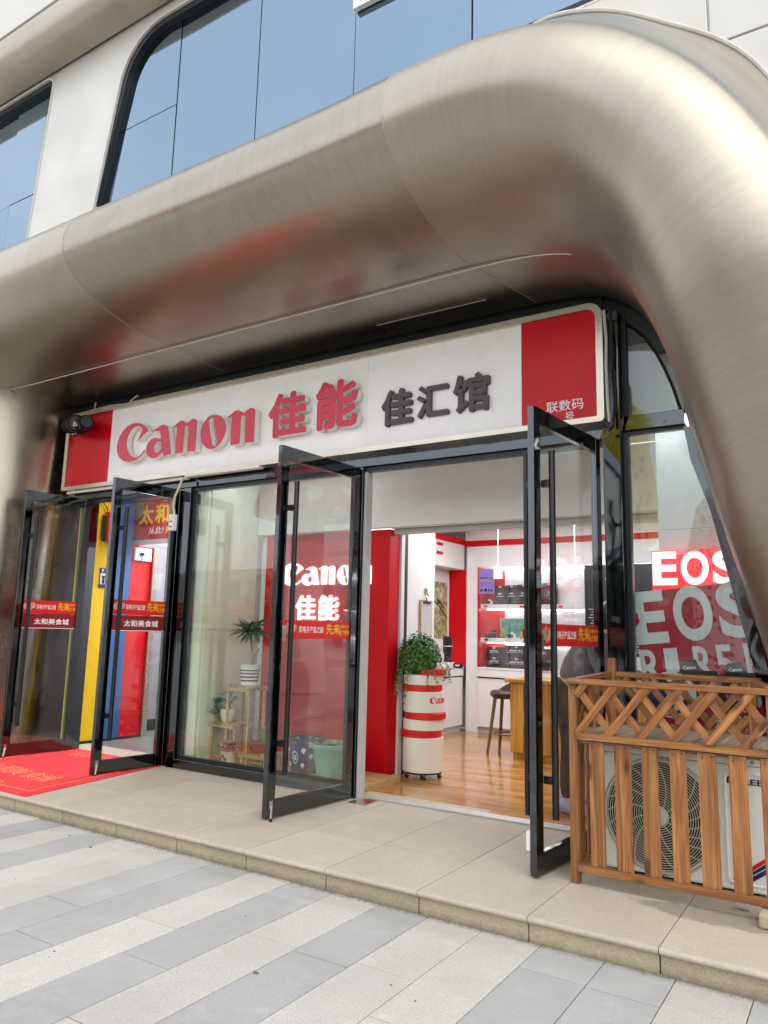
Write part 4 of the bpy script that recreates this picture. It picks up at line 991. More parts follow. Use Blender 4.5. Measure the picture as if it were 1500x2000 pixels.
def mini_cam(x, y, z, s, body, label, lens_dir=(0, -1, 0)):
    t = thing('camera', label, 'camera', (x, y, z))
    obj('body', MB().box(x-.06*s, x+.06*s, y-.025*s, y+.025*s, z, z+.075*s).prism([(x-.025*s, z+.075*s), (x+.025*s, z+.075*s), (x+.016*s, z+.1*s), (x-.016*s, z+.1*s)], 'y', y-.022*s, y+.02*s), body, t, bevel=.006*s)
    d = Vector(lens_dir); c = Vector((x, y, z+.04*s))+d*.025*s
    obj('lens', MB().tube([c, c+d*.05*s, c+d*.1*s], [.034*s, .036*s, .034*s], 14), M['white'] if body is M['black'] and s > 1.2 else M['black'], t, smooth=True)
    return t
mini_cam(-4.12, 9.72, 1.386, .8, M['white'], 'small white camera in front of the green picture')
mini_cam(-4.46, 9.72, 1.386, .7, M['black'], 'small black camera at the left end of the middle shelf')
mini_cam(-3.78, 9.72, 1.386, .9, M['black'], 'black camera beside the orange ornament on the middle shelf')
mini_cam(-4.45, 9.70, 1.846, .7, M['white'], 'tiny white camera under the purple poster on the top shelf')
mini_cam(-3.62, 9.58, .986, 1.6, M['black'], 'black camera with a white lens on the counter', (-.9, -.43, 0))
for i, (x, hgt, pos) in enumerate(((-4.40, .11, 'short black lens left of the green picture on the middle shelf'), (-3.93, .13, 'black lens right of the orange ornament on the middle shelf'), (-3.66, .17, 'tall black lens near the door handle on the middle shelf'), (-3.45, .10, 'squat black lens at the far right of the middle shelf'))):
    l_ = thing('camera_lens', pos, 'lens', (x, 9.74, 1.386)); obj('barrel', MB().lathe([(.036, 0), (.038, hgt*.3), (.042, hgt*.35), (.042, hgt), (.0, hgt+.001)], (x, 9.74, 1.386), 18, False), M['black'], l_, smooth=True)
    obj('ring', MB().lathe([(.0425, hgt*.6), (.0425, hgt*.66)], (x, 9.74, 1.386), 18, False), M['print_red'] if i % 2 else M['lightgrey'], l_)
orn = tag(obj('ornament', MB().ball((-3.99, 9.74, 1.435), .025, .02, .05), paint('orange_glaze', '#d89a3a', .4), org=(-3.99, 9.74, 1.386), smooth=True), 'orange egg-shaped ornament beside the green picture on the shelf', 'ornament')
po = thing('poster', 'purple and blue poster with a row of portraits taped inside the cabinet glass', 'poster', (-4.46, 9.605, 2.1))
obj('sheet', MB().box(-4.565, -4.33, 9.600, 9.604, 1.99, 2.33), paint('purple_poster', '#8878c4', .35, .35, scale=5), po)
b = MB()
for i in range(6): b.ball((-4.545+.039*i, 9.5995, 2.17), .017, .001, .022, 8, 6)
obj('print', b, paint('portrait_print', '#b08a84', .5, .6, scale=60), po)
obj('print', MB().box(-4.55, -4.345, 9.5985, 9.5995, 2.20, 2.212).box(-4.54, -4.50, 9.5985, 9.5995, 2.02, 2.05).box(-4.48, -4.44, 9.5985, 9.5995, 2.02, 2.06).box(-4.42, -4.40, 9.5985, 9.5995, 2.02, 2.055).box(-4.385, -4.36, 9.5985, 9.5995, 2.02, 2.05), M['print_black'], po)
# dark display board at the back right
db = thing('display_board', 'dark grey display board with thin lines on the back wall behind the door', 'board', (-2.6, 9.55, 1.4))
obj('board', MB().box(-3.05, -1.7, 9.55, 9.598, 1.2, 2.34), M['print_black'], db)
b = MB()
for i in range(16): b.box(-3.0+.02*(i % 3), -1.75, 9.546, 9.55, 1.25+i*.035, 1.258+i*.035)
obj('line', b, M['lightgrey'], db)
obj('print', put(MB(), glyphs('佳能', .02), (-2.78, 9.549, 2.12), XR, UP, .16, .07, .001), M['print_white'], db)
# pendant lamps
pl_ = thing('pendant_lamp', 'white cylinder pendant lamp nearest the corner column, hanging over the table', 'lamp', (-3.83, 8.6, 2.12), 'white cylinder pendant lamps')
obj('shade', MB().lathe([(.05, 0), (.055, 0), (.055, .145), (.0, .15)], (-3.83, 8.6, 2.12), 20, False), M['white'], pl_, smooth=True)
obj('bulb', MB().lathe([(.0, .012), (.049, .012)], (-3.83, 8.6, 2.12), 20, False), M['lamp'], pl_)
obj('cord', MB().tube([(-3.83, 8.6, 2.27), (-3.83, 8.6, CZ-.01)], .006, 6), M['white'], pl_)
obj('ceiling_cup', MB().lathe([(.045, 0), (.045, .03)], (-3.83, 8.6, CZ-.031), 16), M['white'], pl_)
dup(pl_, (.5, 0, 0), 'white cylinder pendant lamp half hidden behind the door handles')
dup(pl_, (.975, 0, 0), 'white cylinder pendant lamp seen through the right door glass')
# stool, table
stl = thing('bar_stool', 'wooden bar stool with a brown leather bucket seat beside the table', 'stool', (-3.55, 8.15, ZP))
obj('seat', MB().lathe([(0, .0), (.15, .0), (.19, .03), (.195, .06), (.17, .085), (.0, .075)], (-3.52, 8.15, .72), 24, False), M['leather'], stl, smooth=True)
mb = MB(); vs = []
for i in range(19):
    a = R(-60+i*10+30); h = .13*math.sin(math.pi*i/18)+.01
    for r, z in ((.185, .775), (.20, .775+h), (.172, .775+h), (.16, .78)): vs.append((-3.52+r*math.cos(a), 8.15+r*math.sin(a), z))
mb.add(vs, [(i*4+k, i*4+(k+1) % 4, i*4+4+(k+1) % 4, i*4+4+k) for i in range(18) for k in range(4)]+[(0, 1, 2, 3), (72, 75, 74, 73)])
obj('backrest', mb, M['leather'], stl, smooth=True)
for sx_, sy_ in ((-1, -1), (1, -1), (1, 1), (-1, 1)):
    obj('leg', MB().tube([(-3.52+sx_*.10, 8.15+sy_*.10, .72), (-3.52+sx_*.165, 8.15+sy_*.165, ZP)], [.022, .017], 8), M['walnut'], stl, smooth=True)
obj('footrest', MB().tube([(-3.52+.15*math.cos(a), 8.15+.15*math.sin(a), .33) for a in [2*math.pi*i/16 for i in range(17)]], .01, 6), M['walnut'], stl)
tb = thing('counter_table', 'honey coloured wooden bar table with a solid slatted end', 'table', (-2.6, 8.0, ZP))
obj('top', MB().box(-3.38, -1.6, 7.75, 8.35, .92, .965), M['table_wood'], tb, bevel=.01)
for i in range(9): obj('slat', MB().box(-3.34+i*.16, -3.185+i*.16, 7.82, 8.3, ZP+.07, .918), M['table_wood'], tb, bevel=.01)
obj('plinth', MB().box(-3.32, -1.92, 7.86, 8.26, ZP, ZP+.068), M['table_wood'], tb)
# clipboard on the side wall
cl = thing('clipboard', 'clipboard with white papers hanging on the white wall above the trailing plant', 'clipboard', (-3.79, 6.72, 1.6))
obj('board', MB().box(-3.795, -3.787, 6.60, 6.86, 1.38, 1.76), M['stand_wood'], cl)
obj('paper', MB().box(-3.785, -3.781, 6.62, 6.85, 1.36, 1.735), M['lightgrey'], cl)
obj('clip', MB().box(-3.786, -3.772, 6.66, 6.80, 1.725, 1.745), M['print_navy'], cl)
obj('hook', MB().tube([(-3.78, 6.73, 1.745), (-3.775, 6.71, 1.79), (-3.775, 6.75, 1.80), (-3.785, 6.74, 1.83)], .008, 6).box(-3.799, -3.79, 6.70, 6.75, 1.82, 1.88), M['stainless'], cl)
# lens and price tag on the left counter
ln = thing('camera_lens', 'black telephoto lens standing on the left counter beside the plant', 'lens', (-4.62, 8.8, .985))
obj('barrel', MB().lathe([(.05, 0), (.055, .03), (.045, .05), (.05, .10), (.062, .14), (.066, .33), (.0, .335)], (-4.75+.02, 9.0, 1.06), 20, False), M['black'], ln, smooth=True)
obj('ring', MB().lathe([(.0668, .2), (.0668, .212)], (-4.73, 9.0, 1.06), 20, False), M['lightgrey'], ln)
obj('block', MB().box(-4.79, -4.66, 8.93, 9.07, .986, 1.058), M['white'], ln)
pt = thing('price_tag', 'small black price tag with white letters beside the telephoto lens', 'price tag', (-4.6, 9.0, .985))
obj('card', MB().box(-4.64, -4.52, 9.0, 9.03, .986, 1.05), M['black'], pt)
obj('print', put(MB(), glyphs('RF', .02), (-4.61, 8.9995, 1.008), XR, UP, .06, .025, .0005), M['print_white'], pt)

# ================================================================== plant display window
dw = structure('display_window_bay', (-4.8, 5.7, ZP))
obj('display_floor', MB().box(-5.56, -3.61, 5.301, 5.98, ZP, .165), M['stand_wood'], dw)
obj('side_wall', MB().box(-5.555, -5.45, 5.302, 6.0, .166, 2.96), M['cream'], dw)
obj('wall_edge', MB().box(-5.57, -5.46, 5.262, 5.30, .23, 2.775), M['cream'], dw, bevel=.003)
rp = thing('red_wall_panel', 'red wall panel with glowing white logo lettering behind the plants', 'panel', (-4.7, 6.0, .17))
obj('panel', MB().box(-5.36, -4.05, 6.05, 6.08, .166, 2.412), M['red'], rp)
obj('edge_light', MB().box(-5.43, -5.37, 6.055, 6.08, .17, 2.41), M['white'], rp)
for g, x, z, w, h in CG: obj('letter', put(MB(), g, (-5.12+x*.235, 6.045, 1.875+z*.235), XR, UP, w*.235, h*.235, .025), M['lit_letter'], rp)
obj('letter', put(MB(), glyphs('佳', .02), (-4.92, 6.045, 1.53), XR, UP, .25, .25, .025), M['lit_letter'], rp)
obj('letter', put(MB(), glyphs('能', .02), (-4.63, 6.045, 1.53), XR, UP, .25, .25, .025), M['lit_letter'], rp)
obj('display_light', MB().box(-5.3, -4.0, 5.45, 5.55, 2.945, 2.962), M['lamp_soft'], dw)
# stepped bamboo plant stand
st = thing('plant_stand', 'three-step wooden slat plant stand in the display window', 'plant stand', (-5.1, 5.55, .165))
SW = M['stand_wood']
def bar(x0, x1, y0, y1, z0, z1, parent=st): return obj('bar', MB().box(x0, x1, y0, y1, z0, z1), SW, parent, bevel=.002)
for x0, x1, z in ((-5.27, -4.95, .885), (-5.45, -5.13, .535), (-5.06, -4.72, .29)):
    obj('apron', MB().box(x0, x1, 5.43, 5.445, z-.045, z-.014), SW, st, bevel=.002); obj('apron', MB().box(x0, x1, 5.685, 5.70, z-.045, z-.014), SW, st, bevel=.002)
    for i in range(7): obj('slat', MB().box(x0+.004+i*(x1-x0)/7, x0+(i+.72)*(x1-x0)/7, 5.425, 5.705, z-.0135, z), SW, st, bevel=.002)
for x, z0, z1 in ((-5.25, .166, .838), (-4.98, .166, .838), (-5.44, .166, .488), (-5.14, .166, .488), (-5.03, .166, .243), (-4.75, .166, .243)):
    for y in (5.447, 5.66): obj('leg', MB().box(x, x+.022, y, y+.022, z0, z1), SW, st, bevel=.002)
obj('cross_bar', MB().box(-5.36, -4.78, 5.46, 5.47, .20, .215), SW, st)
def leaf_blade(mb, p, d, L, w, droop=.3, n=4, up=(0, 0, 1)):
    """a pointed leaf from p along d that bends down"""
    p, d, up = Vector(p), Vector(d).normalized(), Vector(up); s = d.cross(up)
    s = s.normalized() if s.length > .01 else Vector((1, 0, 0)); base = len(mb.v); q = p.copy()
    for i in range(n+1):
        t = i/n; ww = w*math.sin(math.pi*min(1, .12+.88*t))**.8 if t < 1 else 0
        q = p+d*(L*t)-Vector((0, 0, 1))*(droop*L*t*t); mb.v += [tuple(q-s*ww*.5+Vector((0, 0, .15*ww))), tuple(q), tuple(q+s*ww*.5+Vector((0, 0, .15*ww)))]
    for i in range(n):
        a = base+i*3; mb.f += [(a, a+1, a+4, a+3), (a+1, a+2, a+5, a+4)]
def rosette(mb, c, r, n, rng):
    c = Vector(c)
    for lay in range(3):
        m = int(n*(1-.25*lay))
        for i in range(m):
            a = 2*math.pi*i/m+lay*.5+rng.uniform(-.2, .2); e = .25+.45*lay
            d = Vector((math.cos(a)*math.cos(e), math.sin(a)*math.cos(e), math.sin(e))); L = r*(1-.22*lay)
            leaf_blade(mb, c, d, L, L*.5, -.15, 3)
rng = random.Random(3)
def potplant(name, label, c, prof, mat, soil_r, soil_z): 
    t = thing(name, label, 'potted plant', c)
    obj('pot', MB().lathe(prof, c, 28), mat, t, smooth=True, org=c)
    obj('soil', MB().lathe([(soil_r, soil_z), (0, soil_z+.004)], c, 20, False), M['soil'], t)
    return t
c = (-5.07, 5.56, .886)
t = potplant('potted_palm', 'split-leaf potted plant in a black and white striped pot on the top step', c, [(.085, 0), (.10, .015), (.075, .02), (.085, .06), (.10, .20), (.105, .205), (.095, .206), (.09, .18)], m_stripes('striped_glaze', '#e8e6e0', '#23262d', (.045, .062, .078, .096, .112, .127, .142, .156), rough=.25), .09, .185)
obj('stem', MB().tube([(c[0]+.02, c[1], 1.06), (c[0]+.03, c[1], 1.15), (c[0]+.0, c[1], 1.3), (c[0]-.03, c[1]+.02, 1.40)], [.022, .014, .012, .010], 8).tube([(c[0]+.02, c[1], 1.1), (c[0]+.07, c[1], 1.2), (c[0]+.10, c[1], 1.24)], .009, 6), paint('plant_stem', '#7b7f55', .6), t, smooth=True)
mb = MB()
for i in range(62):
    a = rng.uniform(0, 2*math.pi); hgt = rng.uniform(-.2, .8); d = Vector((math.cos(a), math.sin(a)*.8, hgt)); L = rng.uniform(.18, .25)
    leaf_blade(mb, (c[0]-.03+rng.uniform(-.03, .03), c[1]+.02+rng.uniform(-.03, .03), 1.40+rng.uniform(-.02, .03)), d, L, rng.uniform(.05, .08), rng.uniform(.05, .45), 5)
obj('foliage', mb, M['leaf_frond'], t, kind='stuff')
obj('leaf_tray', MB().box(-5.38, -5.0, 5.28, 5.30, 1.40, 1.43), M['case_glass'], t)
c = (-5.33, 5.56, .537)
t = potplant('succulent', 'sprawling blue-green succulents in a small pot on the middle step', c, [(.05, 0), (.075, .06), (.08, .12), (.07, .121), (.066, .10)], M['ivory'], .066, .10)
mb = MB(); sm_ = MB()
for dx, dy, dz, r in ((-.16, -.05, .08, .08), (-.10, -.09, .04, .10), (-.06, -.03, .14, .09), (.02, -.05, .21, .085), (.05, .0, .28, .085), (.0, -.08, .11, .08), (.10, -.05, .17, .08), (-.12, -.06, .15, .08)):
    q = (c[0]+dx, c[1]+dy, c[2]+dz+.03); rosette(mb, q, r, 11, rng); sm_.tube([(c[0]+dx*.3, c[1], c[2]+.1), (c[0]+dx*.7, c[1]+dy, c[2]+dz*.7+.05), q], .007, 5)
obj('foliage', mb, M['succulent'], t, kind='stuff'); obj('stem', sm_, paint('succulent_stem', '#6d6a52', .8), t)
c = (-5.16, 5.42, .168)
t = potplant('succulent', 'pale green succulent in a small white pot with red leaves painted on it', c, [(.055, 0), (.06, .01), (.075, .12), (.08, .125), (.07, .126), (.065, .11)], M['ivory'], .066, .11)
mb = MB()
for i in range(9):
    a = 2*math.pi*i/9; rosette(mb, (c[0]+.085*math.cos(a), c[1]+.06*math.sin(a), c[2]+.15), .055, 10, rng)
for i in range(5):
    a = 2*math.pi*i/5+.3; rosette(mb, (c[0]+.04*math.cos(a), c[1]+.03*math.sin(a), c[2]+.185), .05, 10, rng)
obj('foliage', mb, M['succulent'], t, kind='stuff')
mb = MB()
for dx, z in ((-.03, .05), (.025, .055), (0, .08)):
    for k in range(5):
        a = 2*math.pi*k/5; leaf_blade(mb, (c[0]+dx, c[1]-.0735-.0, c[2]+z), (math.cos(a), 0, math.sin(a)), .022, .012, 0, 2, up=(0, 1, 0))
obj('print', mb, paint('maple_print', '#9a3f2c', .5), t)
c = (-4.87, 5.56, .292)
t = potplant('potted_plant', 'yellow-green strap-leaved plant in a shallow bowl on the low step', c, [(.07, 0), (.11, .05), (.14, .09), (.145, .095), (.13, .096), (.11, .075)], paint('brown_bowl', '#8b6a4e', .5), .12, .08)
mb = MB()
for i in range(26):
    a = rng.uniform(0, 2*math.pi); leaf_blade(mb, (c[0]+rng.uniform(-.03, .03), c[1]+rng.uniform(-.03, .03), c[2]+.08), (math.cos(a)*.5, math.sin(a)*.5, 1), rng.uniform(.15, .27), .024, rng.uniform(0, .5), 4)
obj('foliage', mb, m_leaf('strap_leaf', '#8d9a3c', '#c3c05a'), t, kind='stuff')
c = (-4.40, 5.62, .166)
t = potplant('potted_plant', 'dark navy bucket pot with white printed emblems behind the middle door', c, [(.13, 0), (.165, .27), (.18, .275), (.18, .30), (.155, .30), (.15, .25)], M['print_navy'], .15, .26)
mb = MB()
for i in range(14):
    a = rng.uniform(0, 6.28); leaf_blade(mb, (c[0]+.1*math.cos(a), c[1]+.1*math.sin(a), c[2]+.27), (math.cos(a), math.sin(a), .5), rng.uniform(.06, .12), .05, .5, 4)
obj('foliage', mb, M['leaf_light'], t, kind='stuff')
mb = MB()
def on_pot(c, a, z, r0, r1, H, off=.002):
    r = r0+(r1-r0)*z/H+off; return Vector((c[0]+r*math.sin(a), c[1]-r*math.cos(a), c[2]+z))
for a0, z0, rr in ((-.55, .20, .02), (.55, .20, .022), (-.5, .07, .02), (.5, .07, .02), (-1.0, .15, .02), (1.0, .15, .02)):
    pts = [on_pot(c, a0+rr*math.cos(q)/.15*(1 if math.sin(q) > -.2 else .5), z0+rr*math.sin(q)*1.2, .13, .165, .27) for q in [2*math.pi*i/10 for i in range(10)]]; mb.add(pts, [tuple(range(10))])
for k, (ra, rb) in enumerate(((.055, .045), )):
    n_ = 20; o_ = [on_pot(c, .035*math.cos(q)/.15, .14+ra*math.sin(q), .13, .165, .27) for q in [2*math.pi*i/n_ for i in range(n_)]]; i_ = [on_pot(c, .028*math.cos(q)/.15, .14+rb*math.sin(q), .13, .165, .27) for q in [2*math.pi*i/n_ for i in range(n_)]]
    mb.add(o_+i_, [(i, (i+1) % n_, n_+(i+1) % n_, n_+i) for i in range(n_)])
put(mb, glyphs('福', .02), on_pot(c, -.12, .115, .13, .165, .27, .004), XR, (0, -.12, 1), .036, .05, .001)
obj('print', mb, M['print_white'], t)
c = (-4.08, 5.58, .166)
t = potplant('potted_plant', 'turquoise plastic pot with a wide rim at the right end of the display window', c, [(.12, 0), (.165, .24), (.20, .25), (.205, .28), (.19, .285), (.16, .25)], paint('turquoise_plastic', '#7cc4b8', .4), .16, .25)
mb = MB()
for i in range(22):
    a = rng.uniform(0, 6.28); leaf_blade(mb, (c[0]+.1*math.cos(a), c[1]+.1*math.sin(a), c[2]+.26), (math.cos(a), math.sin(a), .9), rng.uniform(.06, .14), .05, .5, 4)
obj('foliage', mb, M['leaf_light'], t, kind='stuff')
c = (-3.80, 5.45, .166)
t = potplant('potted_plant', 'small spiky plant in a white pot in the corner of the display window', c, [(.04, 0), (.055, .09), (.05, .091), (.045, .08)], M['ivory'], .045, .08)
mb = MB()
for i in range(30):
    a = rng.uniform(0, 6.28); leaf_blade(mb, (c[0], c[1], c[2]+.08), (math.cos(a), math.sin(a), rng.uniform(.5, 2)), rng.uniform(.1, .2), .014, .3, 4)
obj('foliage', mb, M['leaf_frond'], t, kind='stuff')

# ================================================================== trolley with trailing plant
tc = (-3.575, 6.33, ZP)
tr = thing('trolley', 'white and red stacked drum trolley on castors beside the red pillar', 'trolley', tc)
def drum(name, z0, z1, r, dx, m): return obj(name, MB().lathe([(r-.004, 0), (r, .004), (r, z1-z0-.004), (r-.004, z1-z0)], (tc[0]+dx, tc[1], z0), 40), m, tr, smooth=True, auto=30)
drum('drum', .175, .48, .19, 0, M['ivory'])
drum('drum_ring', .482, .545, .19, -.022, M['print_red'])
drum('drum', .547, .642, .19, 0, M['ivory']); drum('drum_ring', .644, .702, .19, .022, M['print_red'])
dr = drum('drum', .704, .895, .19, 0, M['ivory']); drum('drum_ring', .897, .952, .19, -.018, M['print_red'])
drum('drum', .954, 1.045, .19, 0, M['ivory']); drum('drum_ring', 1.047, 1.10, .14, .085, M['print_red'])
drum('top_cup', 1.102, 1.16, .06, .12, M['ivory'])
mb = MB(); Hc = .058
for g, x, z, w, h in CG:
    base = len(mb.v)
    for gx, gy, gz in g[0]:
        u_ = (x+gx*w)*Hc; a = R(46)+u_/.19; r = .1905+gz*.001
        mb.v.append((tc[0]+r*math.sin(a), tc[1]-r*math.cos(a), .79+(z+gy*h)*Hc))
    mb.f += [tuple(i+base for i in f) for f in g[1]]
obj('print', mb, M['print_red'], dr)
obj('base_plate', MB().lathe([(.18, 0), (.18, .014)], (tc[0], tc[1], .16), 32), M['black'], tr)
for a in (230, 305, 20, 120):
    x, y = tc[0]+.155*math.cos(R(a)), tc[1]+.155*math.sin(R(a))
    cs = obj('castor', MB().box(x-.014, x+.014, y-.014, y+.014, .135, .159), M['stainless'], tr)
    obj('wheel', MB().tube([(x-.012, y, ZP+.021), (x+.012, y, ZP+.021)], .0205, 14), M['matt_black'], cs, smooth=True)
tp_ = thing('trailing_plant', 'bushy dark green trailing plant spilling over the drum trolley', 'potted plant', (tc[0]-.03, tc[1], 1.047))
obj('pot', MB().lathe([(.09, 0), (.115, .12), (.105, .121), (.10, .11)], (tc[0]-.045, tc[1], 1.047), 24), M['ivory'], tp_, smooth=True)
mb, ml, mv = MB(), MB(), MB(); pc = Vector((tc[0]-.04, tc[1]-.02, 1.17)); rng = random.Random(11)
def leaflet(m, p, nrm, s):
    nrm = Vector(nrm).normalized(); a = nrm.cross(Vector((rng.uniform(-1, 1), rng.uniform(-1, 1), .3))).normalized(); b = nrm.cross(a); p = Vector(p)
    m.add([p+a*(s*math.cos(q))*1.0+b*(s*math.sin(q)*.82)+nrm*(.2*s*abs(math.cos(q))) for q in [2*math.pi*i/7 for i in range(7)]], [tuple(range(7))])
for i in range(2300):
    th = rng.uniform(0, 6.283); ph = math.acos(rng.uniform(-.35, 1)); rr = rng.uniform(.86, 1.05)
    d = Vector((math.sin(ph)*math.cos(th), math.sin(ph)*math.sin(th), math.cos(ph)))
    q = pc+Vector((d.x*.195, d.y*.19, d.z*.235))*rr*(1+.10*math.sin(5*th+2*ph)+.05*math.sin(9*th))
    leaflet(mb, q, d+Vector((rng.uniform(-.6, .6), rng.uniform(-.6, .6), rng.uniform(-.2, .6))), rng.uniform(.009, .0165))
for i in range(26):
    th = rng.uniform(math.pi*.9, math.pi*2.15); L = rng.uniform(.10, .42) if th < 5.2 else rng.uniform(.08, .25)
    p = pc+Vector((.185*math.cos(th), .18*math.sin(th), rng.uniform(-.08, .02))); pts = [p.copy()]; d = Vector((math.cos(th)*.35, math.sin(th)*.35, -.6))
    for s in range(int(L/.022)):
        d = (d+Vector((rng.uniform(-.25, .25), rng.uniform(-.25, .25), -.25))).normalized(); d.x += math.cos(th)*.05; p = p+d*.022
        cx, cy = p.x-tc[0], p.y-tc[1]; rad = math.hypot(cx, cy)
        if rad < .222: p.x, p.y = tc[0]+cx/rad*.222, tc[1]+cy/rad*.222
        pts.append(p.copy())
        for k in range(2): leaflet(ml if s > 3 and rng.random() < .7 else mb, p+Vector((rng.uniform(-.014, .014), rng.uniform(-.014, .014), rng.uniform(-.006, .006))), (rng.uniform(-.6, .6), -.6, rng.uniform(.2, 1)), rng.uniform(.006, .012))
    if len(pts) > 2: mv.tube(pts, .0018, 4)
obj('foliage', mb, M['leaf_dark'], tp_, kind='stuff'); obj('tendril_leaves', ml, M['leaf_light'], tp_, kind='stuff'); obj('tendrils', mv, paint('tendril', '#5b6d35', .6), tp_, kind='stuff')
obj('core', MB().ball(tuple(pc), .145, .14, .18, 14, 10), M['leaf_dark'], tp_, smooth=True)

# ================================================================== right-hand bay: white board, lit screen, vinyl posters
wbd = thing('partition', 'pale grey-white partition board behind the right-hand glass', 'partition', (-.9, 5.62, ZP))
obj('panel', MB().box(-1.24, .3, 5.6, 5.63, ZP, 2.20), M['board_white'], wbd, bevel=.003); obj('panel', MB().box(-1.24, .3, 5.6, 5.63, 2.205, 2.95), M['board_white'], wbd, bevel=.003)
obj('panel', MB().box(-1.5, .3, 5.56, 5.58, 3.02, 3.62), M['white'], wbd, bevel=.003)
obj('header', MB().box(-1.5, .3, 5.5, 5.58, 2.952, 3.015), M['grey'], wbd)
ou = thing('outer_wall', 'white wall glimpsed between the arched pane and the steel leg', 'wall', (-.7, 5.4, 3.3)); obj('slab', MB().box(-1.1, .4, 5.42, 5.45, 2.9, 3.62), M['white'], ou)
obj('glow_strip', MB().box(-1.3, -.2, 5.36, 5.46, 2.935, 2.951), M['lamp_soft'], wbd)  # added glow between glass and partition, no lamp known; lifts the poster
scn = thing('led_screen', 'lit red screen with large white letters behind the right-hand glass', 'screen', (-.9, 5.5, 1.9))
obj('display', MB().box(-1.27, .0, 5.50, 5.54, 1.5, 2.045), M['screen_red'], scn)
for ch, x0, x1 in (('E', -1.265, -1.10), ('O', -1.075, -.895), ('S', -.87, -.70)): obj('letter', put(MB(), glyphs(ch, .035, 8), (x0, 5.4995, 1.80), XR, UP, x1-x0, .235, .002), M['screen_white'], scn)
for ch, x0, x1 in (('R', -1.26, -1.12), ('5', -1.06, -.93), ('R', -.86, -.72)): obj('letter', put(MB(), glyphs(ch, .035, 8), (x0, 5.4995, 1.55), XR, UP, x1-x0, .215, .002), M['screen_white'], scn)
vp = thing('poster', 'large dark red vinyl poster with white letters leaning crookedly inside the right-hand glass', 'poster', (-1.0, 5.30, .5))
def warp(mb):
    mb.v = [(x-.12*(z-1.75), y+.006*math.sin(x*9+z*3)+.004*math.sin(z*11), z+.10*(x+1.37)) for x, y, z in mb.v]; return mb
sh = MB(); nx, nz = 24, 24
for i in range(nx+1):
    for j in range(nz+1): sh.v.append((-1.37+1.05*i/nx, 5.30, .55+1.185*j/nz))
for i in range(nx):
    for j in range(nz): a = i*(nz+1)+j; sh.f.append((a, a+nz+1, a+nz+2, a+1))
obj('sheet', warp(sh), M['poster_red'], vp, smooth=True)
def vword(ch, x0, x1, z0, z1, bold, m='poster_white'): obj('print', warp(put(MB(), glyphs(ch, bold, 8), (x0, 5.2965, z0), XR, UP, x1-x0, z1-z0, .0015)), M[m], vp)
vword('E', -1.372, -1.165, 1.385, 1.737, .035); vword('O', -1.115, -.875, 1.385, 1.745, .035); vword('S', -.84, -.61, 1.385, 1.745, .035)
vword('R', -1.375, -1.24, 1.115, 1.35, .02); vword('1', -1.215, -1.13, 1.115, 1.35, .012); vword('R', -1.035, -.92, 1.115, 1.35, .02); vword('5', -.905, -.80, 1.115, 1.35, .02); vword('R', -.73, -.61, 1.115, 1.35, .02)
obj('print', warp(put(MB(), glyphs('挑战新境', .03), (-.98, 5.2965, .80), (1, 0, 0), UP, .5, .11, .0015)), M['poster_white'], vp)
def print_cam(cx, cz, s, lens_white):
    b = MB(); pts = [(-.13, -.10), (-.13, .02), (-.11, .05), (-.05, .05), (-.035, .10), (.035, .105), (.055, .05), (.12, .045), (.14, .0), (.14, -.10)]
    b.prism([(cx+x*s, cz+z*s) for x, z in pts], 'y', 5.2885, 5.29); w = obj('print', warp(b), M['print_black'], vp)
    def disc(r, y, m, dx=0, dz=0, sy=1.0):
        d = MB(); d.prism([(cx+dx+r*s*math.cos(q), cz+dz+r*s*sy*math.sin(q)) for q in [2*math.pi*i/24 for i in range(24)]], 'y', y, y+.0012); obj('print', warp(d), M[m], w)
    ox = -.10 if lens_white else .0
    if lens_white:
        for k, (r, m) in enumerate(((.115, 'print_white'), (.10, 'print_black'), (.095, 'print_white'), (.085, 'print_black'), (.06, 'print_navy'))): disc(r, 5.287-.0014*k, m, ox*s-.02*k*s, -.06*s)
    else:
        for k, (r, m) in enumerate(((.075, 'fascia'), (.062, 'print_black'), (.04, 'print_navy'))): disc(r, 5.287-.0014*k, m, 0, -.05*s)
    obj('print', warp(put(MB(), glyphs('Canon', .03), (cx-.03*s, 5.2872, cz+.06*s), XR, UP, .06*s, .018*s, .001)), M['print_white'], w)
print_cam(-1.07, 1.13, 1.3, True); print_cam(-.80, 1.105, 1.25, False)

# ================================================================== wooden fence box round the air conditioner
fe = thing('planter_fence', 'orange-brown wooden lattice box screening the air conditioner beside the entrance', 'fence', (-.95, 4.6, ZP))
PW = M['pine']; FYP = 4.21          # front face
XL, XRT, YB = -1.452, -.40, 4.93
XBL, XBR = -1.43, -.575
T = .03
for nm, x, y in (('post', XL+.024, FYP+.03), ('post', XRT-.03, FYP+.03), ('post', XBL+.03, YB-.02), ('post', XBR-.02, YB-.02)):
    board('post', (x, y, ZP+.001), (x, y, 1.168 if y < 4.5 else (1.30 if x < -1 else 1.19)), .046, .046, (0, -1, 0), fe, PW)
board('top_rail', (XL-.004, FYP+.02, 1.183), (XRT+.01, FYP+.02, 1.183), .03, .062, (0, -1, 0), fe, PW)
board('top_rail', (XBL, YB, 1.2), (XBR+.03, YB, 1.2), .034, .05, (0, -1, 0), fe, PW)
board('top_rail', (XL+.02, FYP+.052, 1.184), (XBL+.01, YB-.027, 1.2), .05, .026, (0, 0, 1), fe, PW)
board('top_rail', (XRT-.02, FYP+.052, 1.184), (XBR+.01, YB-.027, 1.19), .05, .026, (0, 0, 1), fe, PW)
board('mid_rail', (XL+.05, FYP-.004, .889), (XRT-.055, FYP-.004, .889), .034, .04, (0, -1, 0), fe, PW)
